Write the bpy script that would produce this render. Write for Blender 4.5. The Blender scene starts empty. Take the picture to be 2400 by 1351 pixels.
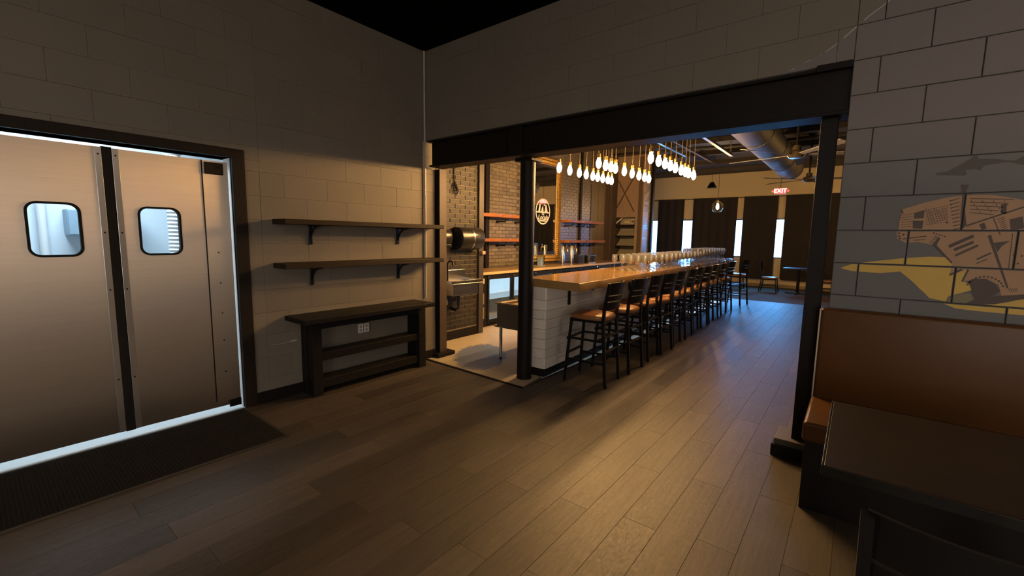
import bpy, bmesh, math, random
from mathutils import Matrix, Vector
random.seed(7)
scene = bpy.context.scene
C = scene.collection

# ------------------------------------------------------------------ camera
W, H = 2400.0, 1351.0
F = 1020.2156                      # focal length in pixels of the 2400 px frame
CAM = Vector((0.0, 0.0, 1.515))
PAN, TILT, ROLL = 0.66821, 0.117069, 0.015907
_f = Vector((-math.sin(PAN) * math.cos(TILT), math.cos(PAN) * math.cos(TILT), -math.sin(TILT)))
_r = Vector((math.cos(PAN), math.sin(PAN), 0.0))
_u = _r.cross(_f)
_c, _s = math.cos(ROLL), math.sin(ROLL)
RIGHT, UP, FWD = _c * _r + _s * _u, -_s * _r + _c * _u, _f
cd = bpy.data.cameras.new('camera')
cd.sensor_width = 36.0
cd.lens = F / W * 36.0
cd.clip_start = 0.05
cam = bpy.data.objects.new('camera', cd)
C.objects.link(cam)
M = Matrix.Identity(4)
for i in range(3):
    M[i][0], M[i][1], M[i][2], M[i][3] = RIGHT[i], UP[i], -FWD[i], CAM[i]
cam.matrix_world = M
scene.camera = cam

def ray(px, py):
    return RIGHT * ((px - W / 2) / F) - UP * ((py - H / 2) / F) + FWD
def on_y(px, py, Y):
    d = ray(px, py)
    return CAM + d * (Y / d.y)

# ------------------------------------------------------------------ world, light, exposure
world = bpy.data.worlds.new('world')
scene.world = world
world.use_nodes = True
world.node_tree.nodes['Background'].inputs['Color'].default_value = (0.55, 0.75, 1.0, 1)
world.node_tree.nodes['Background'].inputs['Strength'].default_value = 1.0
vs = scene.view_settings
vs.view_transform = 'Standard'
vs.look = 'None'
vs.exposure = 0.0
vs.gamma = 1.0
vs.use_curve_mapping = False
scene.cycles.transparent_max_bounces = 48

BULB = 400.0        # edison bulb glass
WINDOW = 6.0       # daylight panes at the far end
KITCHEN = 32.0       # kitchen ceiling lights
FRONT_FILL = 10.5         # unseen glowing panes added behind the viewer as fill
FILL_LAMP = 95.0         # unseen warm lamps added out of view as ambient fill
SIDE = 0.8          # daylight panes in the bar's right wall

# sky light entering the far windows, slanting down onto the floor
for k, (xa, xb) in enumerate(((-6.40, -5.90), (-5.15, -4.60), (-3.45, -2.95), (-2.28, -1.72))):
    ld = bpy.data.lights.new('window_skylight', 'AREA')
    ld.shape = 'RECTANGLE'
    ld.size, ld.size_y = xb - xa - 0.08, 1.1
    ld.energy = 88.0
    ld.color = (0.10, 0.42, 1.0)
    ld.spread = math.radians(110)
    lo = bpy.data.objects.new('window_skylight', ld)
    C.objects.link(lo)
    lo.location = ((xa + xb) / 2, 16.58, 1.6)
    lo.rotation_euler = (math.radians(-62), 0, 0)

# ------------------------------------------------------------------ materials
MATS = {}
def new_mat(name):
    m = bpy.data.materials.new(name)
    m.use_nodes = True
    nt = m.node_tree
    b = nt.nodes['Principled BSDF']
    return m, nt, b
def N(nt, typ, **kw):
    n = nt.nodes.new(typ)
    for k, v in kw.items():
        setattr(n, k, v)
    return n
def mathn(nt, op, a, b=None, clamp=False):
    n = N(nt, 'ShaderNodeMath', operation=op, use_clamp=clamp)
    for i, v in enumerate((a, b)):
        if v is None: continue
        if isinstance(v, (int, float)): n.inputs[i].default_value = v
        else: nt.links.new(v, n.inputs[i])
    return n.outputs[0]
def mixc(nt, fac, a, b):
    n = N(nt, 'ShaderNodeMix', data_type='RGBA')
    for i, v in ((0, fac), (6, a), (7, b)):
        if isinstance(v, (int, float)): n.inputs[i].default_value = v
        elif isinstance(v, tuple): n.inputs[i].default_value = (*v, 1)
        else: nt.links.new(v, n.inputs[i])
    return n.outputs[2]
def world_noise(nt, scale, stretch=(1, 1, 1), detail=4, rough=0.6, offset=None):
    g = N(nt, 'ShaderNodeNewGeometry')
    mp = N(nt, 'ShaderNodeMapping')
    mp.inputs['Scale'].default_value = stretch
    nt.links.new(g.outputs['Position'], mp.inputs['Vector'])
    if offset is not None:
        nt.links.new(offset, mp.inputs['Location'])
    t = N(nt, 'ShaderNodeTexNoise')
    t.inputs['Scale'].default_value = scale
    t.inputs['Detail'].default_value = detail
    t.inputs['Roughness'].default_value = rough
    nt.links.new(mp.outputs[0], t.inputs['Vector'])
    return t.outputs['Fac']
def mat(name, c1, c2=None, scale=8, rough=0.5, metal=0.0, bump=0.0, stretch=(1, 1, 1), spec=0.5,
        rand=0.0, rough2=None, aniso=0.0, tangent=None, coat=0.0, bumpscale=None):
    if name in MATS: return MATS[name]
    m, nt, b = new_mat(name)
    b.inputs['Roughness'].default_value = rough
    b.inputs['Metallic'].default_value = metal
    b.inputs['Specular IOR Level'].default_value = spec
    b.inputs['Anisotropic'].default_value = aniso
    b.inputs['Coat Weight'].default_value = coat
    c2 = c2 or tuple(x * 0.82 for x in c1)
    fac = world_noise(nt, scale, stretch)
    col = mixc(nt, fac, c1, c2)
    if rand:
        oi = N(nt, 'ShaderNodeObjectInfo')
        v = mathn(nt, 'ADD', mathn(nt, 'MULTIPLY', oi.outputs['Random'], 2 * rand), 1 - rand)
        hs = N(nt, 'ShaderNodeHueSaturation')
        nt.links.new(v, hs.inputs['Value'])
        nt.links.new(col, hs.inputs['Color'])
        col = hs.outputs[0]
    nt.links.new(col, b.inputs['Base Color'])
    if tangent is not None:
        tg = N(nt, 'ShaderNodeTangent', direction_type='RADIAL', axis='Z')
        nt.links.new(tg.outputs[0], b.inputs['Tangent'])
        b.inputs['Anisotropic Rotation'].default_value = tangent
    if rough2 is not None:
        mr = N(nt, 'ShaderNodeMapRange')
        mr.inputs['To Min'].default_value = rough
        mr.inputs['To Max'].default_value = rough2
        nt.links.new(fac, mr.inputs['Value'])
        nt.links.new(mr.outputs[0], b.inputs['Roughness'])
    if bump:
        bp = N(nt, 'ShaderNodeBump')
        bp.inputs['Strength'].default_value = bump
        bp.inputs['Distance'].default_value = 0.004
        nt.links.new(world_noise(nt, bumpscale or scale * 4, stretch), bp.inputs['Height'])
        nt.links.new(bp.outputs[0], b.inputs['Normal'])
    MATS[name] = m
    return m
def emit(name, col, strength):
    if name in MATS: return MATS[name]
    m, nt, b = new_mat(name)
    b.inputs['Base Color'].default_value = (*col, 1)
    b.inputs['Emission Color'].default_value = (*col, 1)
    b.inputs['Emission Strength'].default_value = strength
    MATS[name] = m
    return m
def glass(name, tint=(0.95, 0.97, 1.0), gloss=0.06, ior=1.45, body=0.0):
    if name in MATS: return MATS[name]
    m = bpy.data.materials.new(name)
    m.use_nodes = True
    nt = m.node_tree
    nt.nodes.clear()
    out = N(nt, 'ShaderNodeOutputMaterial')
    tr = N(nt, 'ShaderNodeBsdfTransparent')
    tr.inputs[0].default_value = (*tint, 1)
    gl = N(nt, 'ShaderNodeBsdfGlossy')
    gl.inputs['Roughness'].default_value = gloss
    fr = N(nt, 'ShaderNodeFresnel')
    fr.inputs['IOR'].default_value = ior
    mx = N(nt, 'ShaderNodeMixShader')
    nt.links.new(fr.outputs[0], mx.inputs[0])
    nt.links.new(tr.outputs[0], mx.inputs[1])
    nt.links.new(gl.outputs[0], mx.inputs[2])
    last = mx
    if body:
        df = N(nt, 'ShaderNodeBsdfTranslucent')
        df.inputs[0].default_value = (0.95, 0.95, 0.92, 1)
        d2 = N(nt, 'ShaderNodeBsdfDiffuse')
        d2.inputs[0].default_value = (0.95, 0.95, 0.92, 1)
        ad = N(nt, 'ShaderNodeMixShader')
        nt.links.new(df.outputs[0], ad.inputs[1])
        nt.links.new(d2.outputs[0], ad.inputs[2])
        last = N(nt, 'ShaderNodeMixShader')
        last.inputs[0].default_value = body
        nt.links.new(mx.outputs[0], last.inputs[1])
        nt.links.new(ad.outputs[0], last.inputs[2])
    nt.links.new(last.outputs[0], out.inputs[0])
    MATS[name] = m
    return m

PAINT = (0.172, 0.150, 0.122)
PAINT2 = (0.148, 0.130, 0.106)
block_paint = mat('block_paint', PAINT, PAINT2, 3.0, 0.62, bump=0.35, bumpscale=90, rand=0.03, spec=0.35)
joint_paint = mat('joint_paint', (0.15, 0.131, 0.107), (0.125, 0.11, 0.09), 20, 0.8)
black_ceiling = mat('black_ceiling', (0.003, 0.0028, 0.0027), (0.002, 0.002, 0.002), 6, 0.95, bump=0.6, spec=0.05)
dark_deck = mat('dark_deck', (0.05, 0.042, 0.034), (0.03, 0.026, 0.022), 5, 0.7)
black_wood = mat('black_wood', (0.007, 0.006, 0.006), (0.013, 0.011, 0.010), 9, 0.45, bump=0.4, stretch=(6, 1, 6), spec=0.14)
black_paint = mat('black_paint', (0.008, 0.007, 0.007), (0.012, 0.010, 0.010), 9, 0.5, spec=0.14)
steel_black = mat('steel_black', (0.0075, 0.0055, 0.005), (0.012, 0.009, 0.008), 14, 0.5, bump=0.15, spec=0.16)
black_metal = mat('black_metal', (0.0045, 0.0045, 0.005), (0.007, 0.007, 0.0075), 12, 0.28, spec=0.32)
black_rubber = mat('black_rubber', (0.004, 0.004, 0.0045), (0.007, 0.007, 0.0075), 30, 0.8, spec=0.25)
stainless = mat('stainless', (0.50, 0.43, 0.365), (0.44, 0.38, 0.32), 2.0, 0.42, metal=1.0, stretch=(1, 1, 30), rough2=0.5, aniso=0.82, tangent=0.0)
stainless_smooth = mat('stainless_smooth', (0.68, 0.66, 0.63), (0.6, 0.58, 0.56), 6, 0.22, metal=1.0)
trim_wood = mat('trim_wood', (0.020, 0.014, 0.010), (0.010, 0.0075, 0.006), 7, 0.55, bump=0.4, stretch=(8, 8, 1), spec=0.14)
shelf_wood = mat('shelf_wood', (0.04, 0.026, 0.015), (0.016, 0.011, 0.008), 5, 0.55, bump=0.4, stretch=(9, 1, 9), spec=0.14)
orange_wood = mat('orange_wood', (0.42, 0.16, 0.045), (0.22, 0.075, 0.022), 5, 0.4, stretch=(9, 1, 9))
post_wood = mat('post_wood', (0.13, 0.085, 0.05), (0.065, 0.043, 0.027), 5, 0.6, bump=0.4, stretch=(9, 9, 1))
brick_brown = mat('brick_brown', (0.20, 0.168, 0.125), (0.12, 0.10, 0.078), 9, 0.36, bump=0.5, bumpscale=45, rand=0.22)
brick_black = mat('brick_black', (0.036, 0.030, 0.024), (0.020, 0.017, 0.014), 9, 0.55, bump=0.4, bumpscale=45, rand=0.25, spec=0.3)
mortar = mat('mortar', (0.22, 0.18, 0.12), (0.15, 0.12, 0.085), 30, 0.8)
mortar_dark = mat('mortar_dark', (0.09, 0.075, 0.06), (0.06, 0.05, 0.04), 30, 0.8)
white_plank = mat('white_plank', (0.74, 0.69, 0.64), (0.58, 0.54, 0.49), 4, 0.55, stretch=(3, 1, 12), rand=0.12, bump=0.3)
cushion = mat('cushion', (0.085, 0.034, 0.0095), (0.068, 0.027, 0.0075), 6, 0.36, bump=0.12, bumpscale=120, spec=0.22)
seat_vinyl = mat('seat_vinyl', (0.24, 0.105, 0.04), (0.19, 0.08, 0.03), 8, 0.36)
table_wood = mat('table_wood', (0.016, 0.0085, 0.006), (0.006, 0.0042, 0.0034), 4, 0.42, stretch=(1, 9, 9), bump=0.2, spec=0.25)
white_paint = mat('white_paint', (0.78, 0.79, 0.8), (0.7, 0.71, 0.72), 3, 0.5)
white_plastic = mat('white_plastic', (0.6, 0.58, 0.54), (0.55, 0.53, 0.5), 8, 0.4)
black_plastic = mat('black_plastic', (0.012, 0.012, 0.013), (0.016, 0.015, 0.015), 8, 0.28)
gold = mat('gold_leaf', (0.72, 0.47, 0.16), (0.34, 0.2, 0.06), 40, 0.38, metal=0.75, bump=0.8, bumpscale=60)
mirror = mat('mirror_glass', (0.9, 0.9, 0.9), (0.88, 0.88, 0.88), 1, 0.03, metal=1.0)
curtain_cloth = mat('curtain_cloth', (0.022, 0.016, 0.017), (0.014, 0.011, 0.012), 10, 0.85)
duct_metal = mat('duct_metal', (0.10, 0.085, 0.065), (0.07, 0.06, 0.05), 4, 0.6)
strut_metal = mat('strut_metal', (0.45, 0.43, 0.4), (0.35, 0.33, 0.3), 8, 0.35, metal=0.8)
brass = mat('brass', (0.7, 0.48, 0.2), (0.6, 0.4, 0.16), 8, 0.25, metal=1.0)
cord_black = mat('cord_black', (0.05, 0.035, 0.02), (0.04, 0.03, 0.02), 8, 0.6)
wall_dark = mat('wall_dark', (0.36, 0.26, 0.19), (0.24, 0.17, 0.125), 4, 0.5, stretch=(6, 6, 1))
grey_board = mat('grey_board', (0.4, 0.37, 0.29), (0.33, 0.3, 0.24), 4, 0.6)
silver_trim = mat('silver_trim', (0.5, 0.48, 0.46), (0.45, 0.43, 0.41), 6, 0.3, metal=0.9)
fan_blade = mat('fan_blade', (0.22, 0.22, 0.23), (0.18, 0.18, 0.19), 8, 0.25)
threshold = mat('threshold', (0.10, 0.08, 0.055), (0.07, 0.055, 0.04), 12, 0.45)
bulb_mat = emit('bulb_glow', (1.0, 0.56, 0.20), BULB)
clear_glass = glass('clear_glass')
door_glass = glass('door_glass', (0.85, 0.93, 1.0), 0.08)
sticker = mat('sticker', (0.6, 0.5, 0.28), (0.55, 0.45, 0.25), 20, 0.5)

def floor_mat(name, c1, c2, c3, rough, rough2, rand):
    m, nt, b = new_mat(name)
    oi = N(nt, 'ShaderNodeObjectInfo')
    cx = N(nt, 'ShaderNodeCombineXYZ')
    nt.links.new(mathn(nt, 'MULTIPLY', oi.outputs['Random'], 37.0), cx.inputs[1])
    grain = world_noise(nt, 3.0, (14, 1.0, 1), 5, 0.65, cx.outputs[0])
    blotch = world_noise(nt, 2.2, (1, 1, 1), 3, 0.55)
    mr = N(nt, 'ShaderNodeMapRange')
    mr.inputs['From Min'].default_value = 0.3
    mr.inputs['From Max'].default_value = 0.7
    nt.links.new(grain, mr.inputs['Value'])
    col = mixc(nt, mr.outputs[0], c1, c2)
    col = mixc(nt, mathn(nt, 'MULTIPLY', blotch, 0.5), col, c3)
    v = mathn(nt, 'ADD', mathn(nt, 'MULTIPLY', oi.outputs['Random'], 2 * rand), 1 - rand)
    hs = N(nt, 'ShaderNodeHueSaturation')
    nt.links.new(v, hs.inputs['Value'])
    nt.links.new(col, hs.inputs['Color'])
    nt.links.new(hs.outputs[0], b.inputs['Base Color'])
    fine = world_noise(nt, 30, (3, 1, 1), 4, 0.7)
    mr2 = N(nt, 'ShaderNodeMapRange')
    mr2.inputs['From Min'].default_value = 0.3
    mr2.inputs['From Max'].default_value = 0.7
    mr2.inputs['To Min'].default_value = rough
    mr2.inputs['To Max'].default_value = rough2
    nt.links.new(fine, mr2.inputs['Value'])
    nt.links.new(mr2.outputs[0], b.inputs['Roughness'])
    bp = N(nt, 'ShaderNodeBump')
    b.inputs['Specular IOR Level'].default_value = 0.5
    bp.inputs['Strength'].default_value = 0.18
    bp.inputs['Distance'].default_value = 0.002
    nt.links.new(grain, bp.inputs['Height'])
    nt.links.new(bp.outputs[0], b.inputs['Normal'])
    MATS[name] = m
    return m
plank_vinyl = floor_mat('plank_vinyl', (0.070, 0.052, 0.038), (0.028, 0.021, 0.016), (0.082, 0.068, 0.054), 0.45, 0.64, 0.30)

def concrete_mat():
    m, nt, b = new_mat('stained_concrete')
    n1 = world_noise(nt, 3.5, (1, 1, 1), 6, 0.65)
    n2 = world_noise(nt, 14, (1, 1, 1), 5, 0.7)
    col = mixc(nt, n1, (0.52, 0.42, 0.28), (0.30, 0.24, 0.16))
    col = mixc(nt, mathn(nt, 'MULTIPLY', n2, 0.45), col, (0.62, 0.52, 0.36))
    # worn patch of blue grey floor paint, with its own ragged outline
    g = N(nt, 'ShaderNodeNewGeometry')
    sp = N(nt, 'ShaderNodeSeparateXYZ')
    nt.links.new(g.outputs['Position'], sp.inputs[0])
    dx, dy = mathn(nt, 'SUBTRACT', sp.outputs[0], -3.66), mathn(nt, 'SUBTRACT', sp.outputs[1], 4.02)
    a = mathn(nt, 'ADD', mathn(nt, 'MULTIPLY', dx, 0.80), mathn(nt, 'MULTIPLY', dy, 0.6))
    c = mathn(nt, 'ADD', mathn(nt, 'MULTIPLY', dx, -0.6), mathn(nt, 'MULTIPLY', dy, 0.80))
    q = mathn(nt, 'ADD', mathn(nt, 'POWER', mathn(nt, 'ABSOLUTE', mathn(nt, 'DIVIDE', a, 0.33)), 2.0),
              mathn(nt, 'POWER', mathn(nt, 'ABSOLUTE', mathn(nt, 'DIVIDE', c, 0.60)), 2.0))
    q = mathn(nt, 'ADD', q, mathn(nt, 'MULTIPLY', mathn(nt, 'SUBTRACT', n2, 0.5), 1.6))
    mr = N(nt, 'ShaderNodeMapRange')
    mr.inputs['From Min'].default_value = 0.85
    mr.inputs['From Max'].default_value = 1.05
    mr.inputs['To Min'].default_value = 1.0
    mr.inputs['To Max'].default_value = 0.0
    nt.links.new(q, mr.inputs['Value'])
    col = mixc(nt, mr.outputs[0], col, (0.15, 0.18, 0.26))
    nt.links.new(col, b.inputs['Base Color'])
    b.inputs['Roughness'].default_value = 0.5
    bp = N(nt, 'ShaderNodeBump')
    bp.inputs['Strength'].default_value = 0.3
    bp.inputs['Distance'].default_value = 0.003
    nt.links.new(n2, bp.inputs['Height'])
    nt.links.new(bp.outputs[0], b.inputs['Normal'])
    MATS['stained_concrete'] = m
    return m
concrete = concrete_mat()
carpet_floor = mat('dining_floor', (0.10, 0.06, 0.03), (0.05, 0.032, 0.018), 5, 0.9, spec=0.1, stretch=(1, 4, 1))

def mural_block_mat():
    """wall paint on the left, slate mural ground to the right of a painted curve"""
    pts = [(2085, 0), (2040, 35), (2005, 65), (1940, 118), (1880, 150), (1850, 166)]
    P = [on_y(x, y, 3.47) for x, y in pts]
    m, nt, b = new_mat('mural_block_paint')
    n = world_noise(nt, 3.0)
    base = mixc(nt, n, PAINT, PAINT2)
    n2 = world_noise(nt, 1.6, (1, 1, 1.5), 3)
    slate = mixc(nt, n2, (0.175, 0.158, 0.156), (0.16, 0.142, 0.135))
    g = N(nt, 'ShaderNodeNewGeometry')
    sp = N(nt, 'ShaderNodeSeparateXYZ')
    nt.links.new(g.outputs['Position'], sp.inputs[0])
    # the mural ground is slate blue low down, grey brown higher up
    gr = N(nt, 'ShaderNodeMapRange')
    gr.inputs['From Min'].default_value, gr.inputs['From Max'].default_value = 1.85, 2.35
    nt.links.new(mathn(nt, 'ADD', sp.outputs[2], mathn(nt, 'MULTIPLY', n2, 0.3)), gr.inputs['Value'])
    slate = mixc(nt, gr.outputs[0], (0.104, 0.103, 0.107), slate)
    # X of the curve as a function of Z (piecewise by a curve node)
    z0, z1 = 2.60, 3.2
    x0, x1 = -0.6, 0.2
    fc = N(nt, 'ShaderNodeFloatCurve')
    cu = fc.mapping.curves[0]
    ps = sorted([((p.z - z0) / (z1 - z0), (p.x - x0) / (x1 - x0)) for p in P])
    cu.points[0].location = (0.0, 0.0)
    cu.points[1].location = (1.0, 1.0)
    for q in ps:
        cu.points.new(max(0.0, min(1, q[0])), max(0, min(1, q[1])))
    fc.mapping.update()
    zz = mathn(nt, 'DIVIDE', mathn(nt, 'SUBTRACT', sp.outputs[2], z0), z1 - z0, True)
    nt.links.new(zz, fc.inputs['Value'])
    xc = mathn(nt, 'ADD', mathn(nt, 'MULTIPLY', fc.outputs[0], x1 - x0), x0)
    d = mathn(nt, 'SUBTRACT', sp.outputs[0], xc)
    mask = mathn(nt, 'GREATER_THAN', d, 0.0)
    mask = mathn(nt, 'MAXIMUM', mask, mathn(nt, 'LESS_THAN', sp.outputs[2], 2.6))
    col = mixc(nt, mask, base, slate)
    edge = mathn(nt, 'MULTIPLY', mathn(nt, 'LESS_THAN', mathn(nt, 'ABSOLUTE', d), 0.006),
                 mathn(nt, 'GREATER_THAN', sp.outputs[2], 2.625))
    edge = mathn(nt, 'MULTIPLY', edge, mathn(nt, 'GREATER_THAN', world_noise(nt, 9), 0.42))
    col = mixc(nt, edge, col, (0.38, 0.36, 0.34))
    nt.links.new(col, b.inputs['Base Color'])
    b.inputs['Roughness'].default_value = 0.6
    bp = N(nt, 'ShaderNodeBump')
    bp.inputs['Strength'].default_value = 0.4
    bp.inputs['Distance'].default_value = 0.004
    nt.links.new(world_noise(nt, 90), bp.inputs['Height'])
    nt.links.new(bp.outputs[0], b.inputs['Normal'])
    return m
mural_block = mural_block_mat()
mural_joint = mat('mural_joint', (0.075, 0.072, 0.07), (0.055, 0.052, 0.05), 20, 0.8)

# ------------------------------------------------------------------ mesh helpers
class MB:
    def __init__(s):
        s.v, s.f = [], []
    def add(s, vs_, fs):
        o = len(s.v)
        s.v += [tuple(p) for p in vs_]
        s.f += [tuple(i + o for i in f) for f in fs]
        return s
    def box(s, x0, x1, y0, y1, z0, z1):
        x0, x1 = min(x0, x1), max(x0, x1)
        y0, y1 = min(y0, y1), max(y0, y1)
        z0, z1 = min(z0, z1), max(z0, z1)
        return s.add([(x0, y0, z0), (x1, y0, z0), (x1, y1, z0), (x0, y1, z0), (x0, y0, z1), (x1, y0, z1), (x1, y1, z1), (x0, y1, z1)],
                     [(0, 3, 2, 1), (4, 5, 6, 7), (0, 1, 5, 4), (1, 2, 6, 5), (2, 3, 7, 6), (3, 0, 4, 7)])
    def bar(s, p, q, w, h, up=(0, 0, 1)):
        p, q, up = Vector(p), Vector(q), Vector(up)
        d = (q - p).normalized()
        a = d.cross(up)
        if a.length < 1e-4: a = d.cross(Vector((1, 0, 0)))
        a.normalize()
        b = a.cross(d).normalized()
        vs_ = []
        for c in (p, q):
            for i, j in ((-1, -1), (1, -1), (1, 1), (-1, 1)):
                vs_.append(c + a * (i * w / 2) + b * (j * h / 2))
        return s.add(vs_, [(3, 2, 1, 0), (4, 5, 6, 7), (0, 1, 5, 4), (1, 2, 6, 5), (2, 3, 7, 6), (3, 0, 4, 7)])
    def tube(s, pts, r, n=8, cap=True):
        pts = [Vector(p) for p in pts]
        rs = r if isinstance(r, (list, tuple)) else [r] * len(pts)
        rings = []
        a = None
        for i, p in enumerate(pts):
            d = (pts[min(i + 1, len(pts) - 1)] - pts[max(i - 1, 0)]).normalized()
            if a is None:
                a = d.cross(Vector((0, 0, 1)))
                if a.length < 1e-3: a = d.cross(Vector((1, 0, 0)))
            a = (a - d * a.dot(d)).normalized()
            b = d.cross(a)
            rings.append([p + (a * math.cos(2 * math.pi * k / n) + b * math.sin(2 * math.pi * k / n)) * rs[i] for k in range(n)])
        o = len(s.v)
        for rg in rings: s.v += [tuple(p) for p in rg]
        for i in range(len(rings) - 1):
            for k in range(n):
                k2 = (k + 1) % n
                s.f.append((o + i * n + k, o + i * n + k2, o + (i + 1) * n + k2, o + (i + 1) * n + k))
        if cap:
            s.f.append(tuple(o + k for k in range(n))[::-1])
            s.f.append(tuple(o + (len(rings) - 1) * n + k for k in range(n)))
        return s
    def lathe(s, x, y, prof, n=16):
        o = len(s.v)
        for r, z in prof:
            for k in range(n):
                a = 2 * math.pi * k / n
                s.v.append((x + r * math.cos(a), y + r * math.sin(a), z))
        for i in range(len(prof) - 1):
            for k in range(n):
                k2 = (k + 1) % n
                s.f.append((o + i * n + k, o + i * n + k2, o + (i + 1) * n + k2, o + (i + 1) * n + k))
        if prof[0][0] > 1e-5: s.f.append(tuple(o + k for k in range(n))[::-1])
        if prof[-1][0] > 1e-5: s.f.append(tuple(o + (len(prof) - 1) * n + k for k in range(n)))
        return s
    def prism(s, poly, axis, a, b):
        """extrude a 2-D polygon along axis ('x','y','z') from a to b"""
        n = len(poly)
        def P(u, v, w):
            return (w, u, v) if axis == 'x' else ((u, w, v) if axis == 'y' else (u, v, w))
        vs_ = [P(u, v, a) for u, v in poly] + [P(u, v, b) for u, v in poly]
        fs = [tuple(range(n))[::-1], tuple(range(n, 2 * n))]
        fs += [(i, (i + 1) % n, n + (i + 1) % n, n + i) for i in range(n)]
        return s.add(vs_, fs)
    def mesh(s, name, m=None, smooth=None, bevel=0, segs=2, fix=True):
        me = bpy.data.meshes.new(name)
        me.from_pydata(s.v, [], s.f)
        if fix or bevel:
            bm = bmesh.new()
            bm.from_mesh(me)
            bmesh.ops.remove_doubles(bm, verts=bm.verts, dist=1e-6)
            bmesh.ops.recalc_face_normals(bm, faces=bm.faces)
            if bevel:
                ed = [e for e in bm.edges if len(e.link_faces) == 2 and e.calc_face_angle(0) > 0.6]
                bmesh.ops.bevel(bm, geom=ed, offset=bevel, segments=segs, profile=0.5, affect='EDGES', clamp_overlap=True)
            bm.to_mesh(me)
            bm.free()
        if smooth is not None:
            me.polygons.foreach_set('use_smooth', [True] * len(me.polygons))
            me.set_sharp_from_angle(angle=math.radians(smooth))
        if m: me.materials.append(m)
        return me

def link(name, me, parent=None, loc=None, rz=0.0):
    o = bpy.data.objects.new(name, me)
    C.objects.link(o)
    if parent: o.parent = parent
    if loc is not None: o.location = loc
    o.rotation_euler = (0, 0, rz)
    return o
def wloc(o):
    v = Vector((0, 0, 0))
    while o:
        v += o.location
        o = o.parent
    return v
def obj(name, mb, m, parent=None, smooth=None, bevel=0, local=False, segs=2, fix=True):
    """mesh object; coordinates are world ones unless local=True"""
    me = mb.mesh(name, m, smooth, bevel, segs, fix)
    if parent is not None and not local:
        me.transform(Matrix.Translation(-wloc(parent)))
    return link(name, me, parent)
def tag(o, label, cat, group=None):
    o['label'] = label
    o['category'] = cat
    if group: o['group'] = group
    return o
def thing(name, label, cat, loc=(0, 0, 0), rz=0.0, group=None):
    o = link(name, None, None, loc, rz)
    o.empty_display_size = 0.1
    return tag(o, label, cat, group)
def struct(name, mb, m, **kw):
    o = obj(name, mb, m, **kw)
    o['kind'] = 'structure'
    return o
def solo(name, mb, m, label, cat, loc, group=None, **kw):
    """a thing that is a single mesh, with its origin at loc"""
    me = mb.mesh(name, m, **kw)
    me.transform(Matrix.Translation(-Vector(loc)))
    return tag(link(name, me, None, loc), label, cat, group)
def dup(root, loc, rz=None, label=None, group=None):
    r = root.copy()
    C.objects.link(r)
    r.location = loc
    if rz is not None: r.rotation_euler = (0, 0, rz)
    if label: r['label'] = label
    if group: r['group'] = group
    for ch in root.children:
        c = ch.copy()
        C.objects.link(c)
        c.parent = r
        for g in ch.children:
            d = g.copy()
            C.objects.link(d)
            d.parent = c
    return r

_pc = {}
def piece_mesh(name, su, sv, depth, ch, plane, m):
    """chamfered piece of a wall: front at 0, body behind it. plane 'x+': faces +X, 'y-': faces -Y, 'z+': faces up"""
    key = (name, round(su, 4), round(sv, 4), plane, m.name)
    if key in _pc: return _pc[key]
    def ring(i, w):
        return [(i, i, w), (su - i, i, w), (su - i, sv - i, w), (i, sv - i, w)]
    vs_ = ring(0, -depth) + ring(0, -ch) + ring(ch, 0)
    fs = []
    for a in (0, 4):
        for k in range(4):
            k2 = (k + 1) % 4
            fs.append((a + k, a + k2, a + 4 + k2, a + 4 + k))
    fs.append((8, 9, 10, 11))
    if plane == 'x+': T = lambda p: (p[2], p[0], p[1])
    elif plane == 'y-': T = lambda p: (p[0], -p[2], p[1])
    else: T = lambda p: (p[0], p[1], p[2])
    me = bpy.data.meshes.new(name)
    me.from_pydata([T(p) for p in vs_], [], fs)
    if plane == 'y-': pass
    me.materials.append(m)
    _pc[key] = me
    return me

def clip_rects(rect, holes):
    """rect minus holes -> list of rects (u0,u1,v0,v1)"""
    out = [rect]
    for h in holes:
        nxt = []
        for r in out:
            u0, u1, v0, v1 = r
            a0, a1, b0, b1 = max(u0, h[0]), min(u1, h[1]), max(v0, h[2]), min(v1, h[3])
            if a0 >= a1 or b0 >= b1:
                nxt.append(r)
                continue
            if v0 < b0: nxt.append((u0, u1, v0, b0))
            if b1 < v1: nxt.append((u0, u1, b1, v1))
            if u0 < a0: nxt.append((u0, a0, b0, b1))
            if a1 < u1: nxt.append((a1, u1, b0, b1))
        out = nxt
    return [r for r in out if r[1] - r[0] > 0.02 and r[3] - r[2] > 0.02]

# ================================================================== STRUCTURE
XL, YB = -4.07, 3.47          # left wall face, back wall face (front room)
CEIL = 3.60
DO = (-0.15, 1.43, 0.0, 2.12)  # kitchen door opening on the left wall (Y0,Y1,Z0,Z1)
OPX = -0.118                   # right jamb of the wide opening
BEAMZ = 2.60

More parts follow.
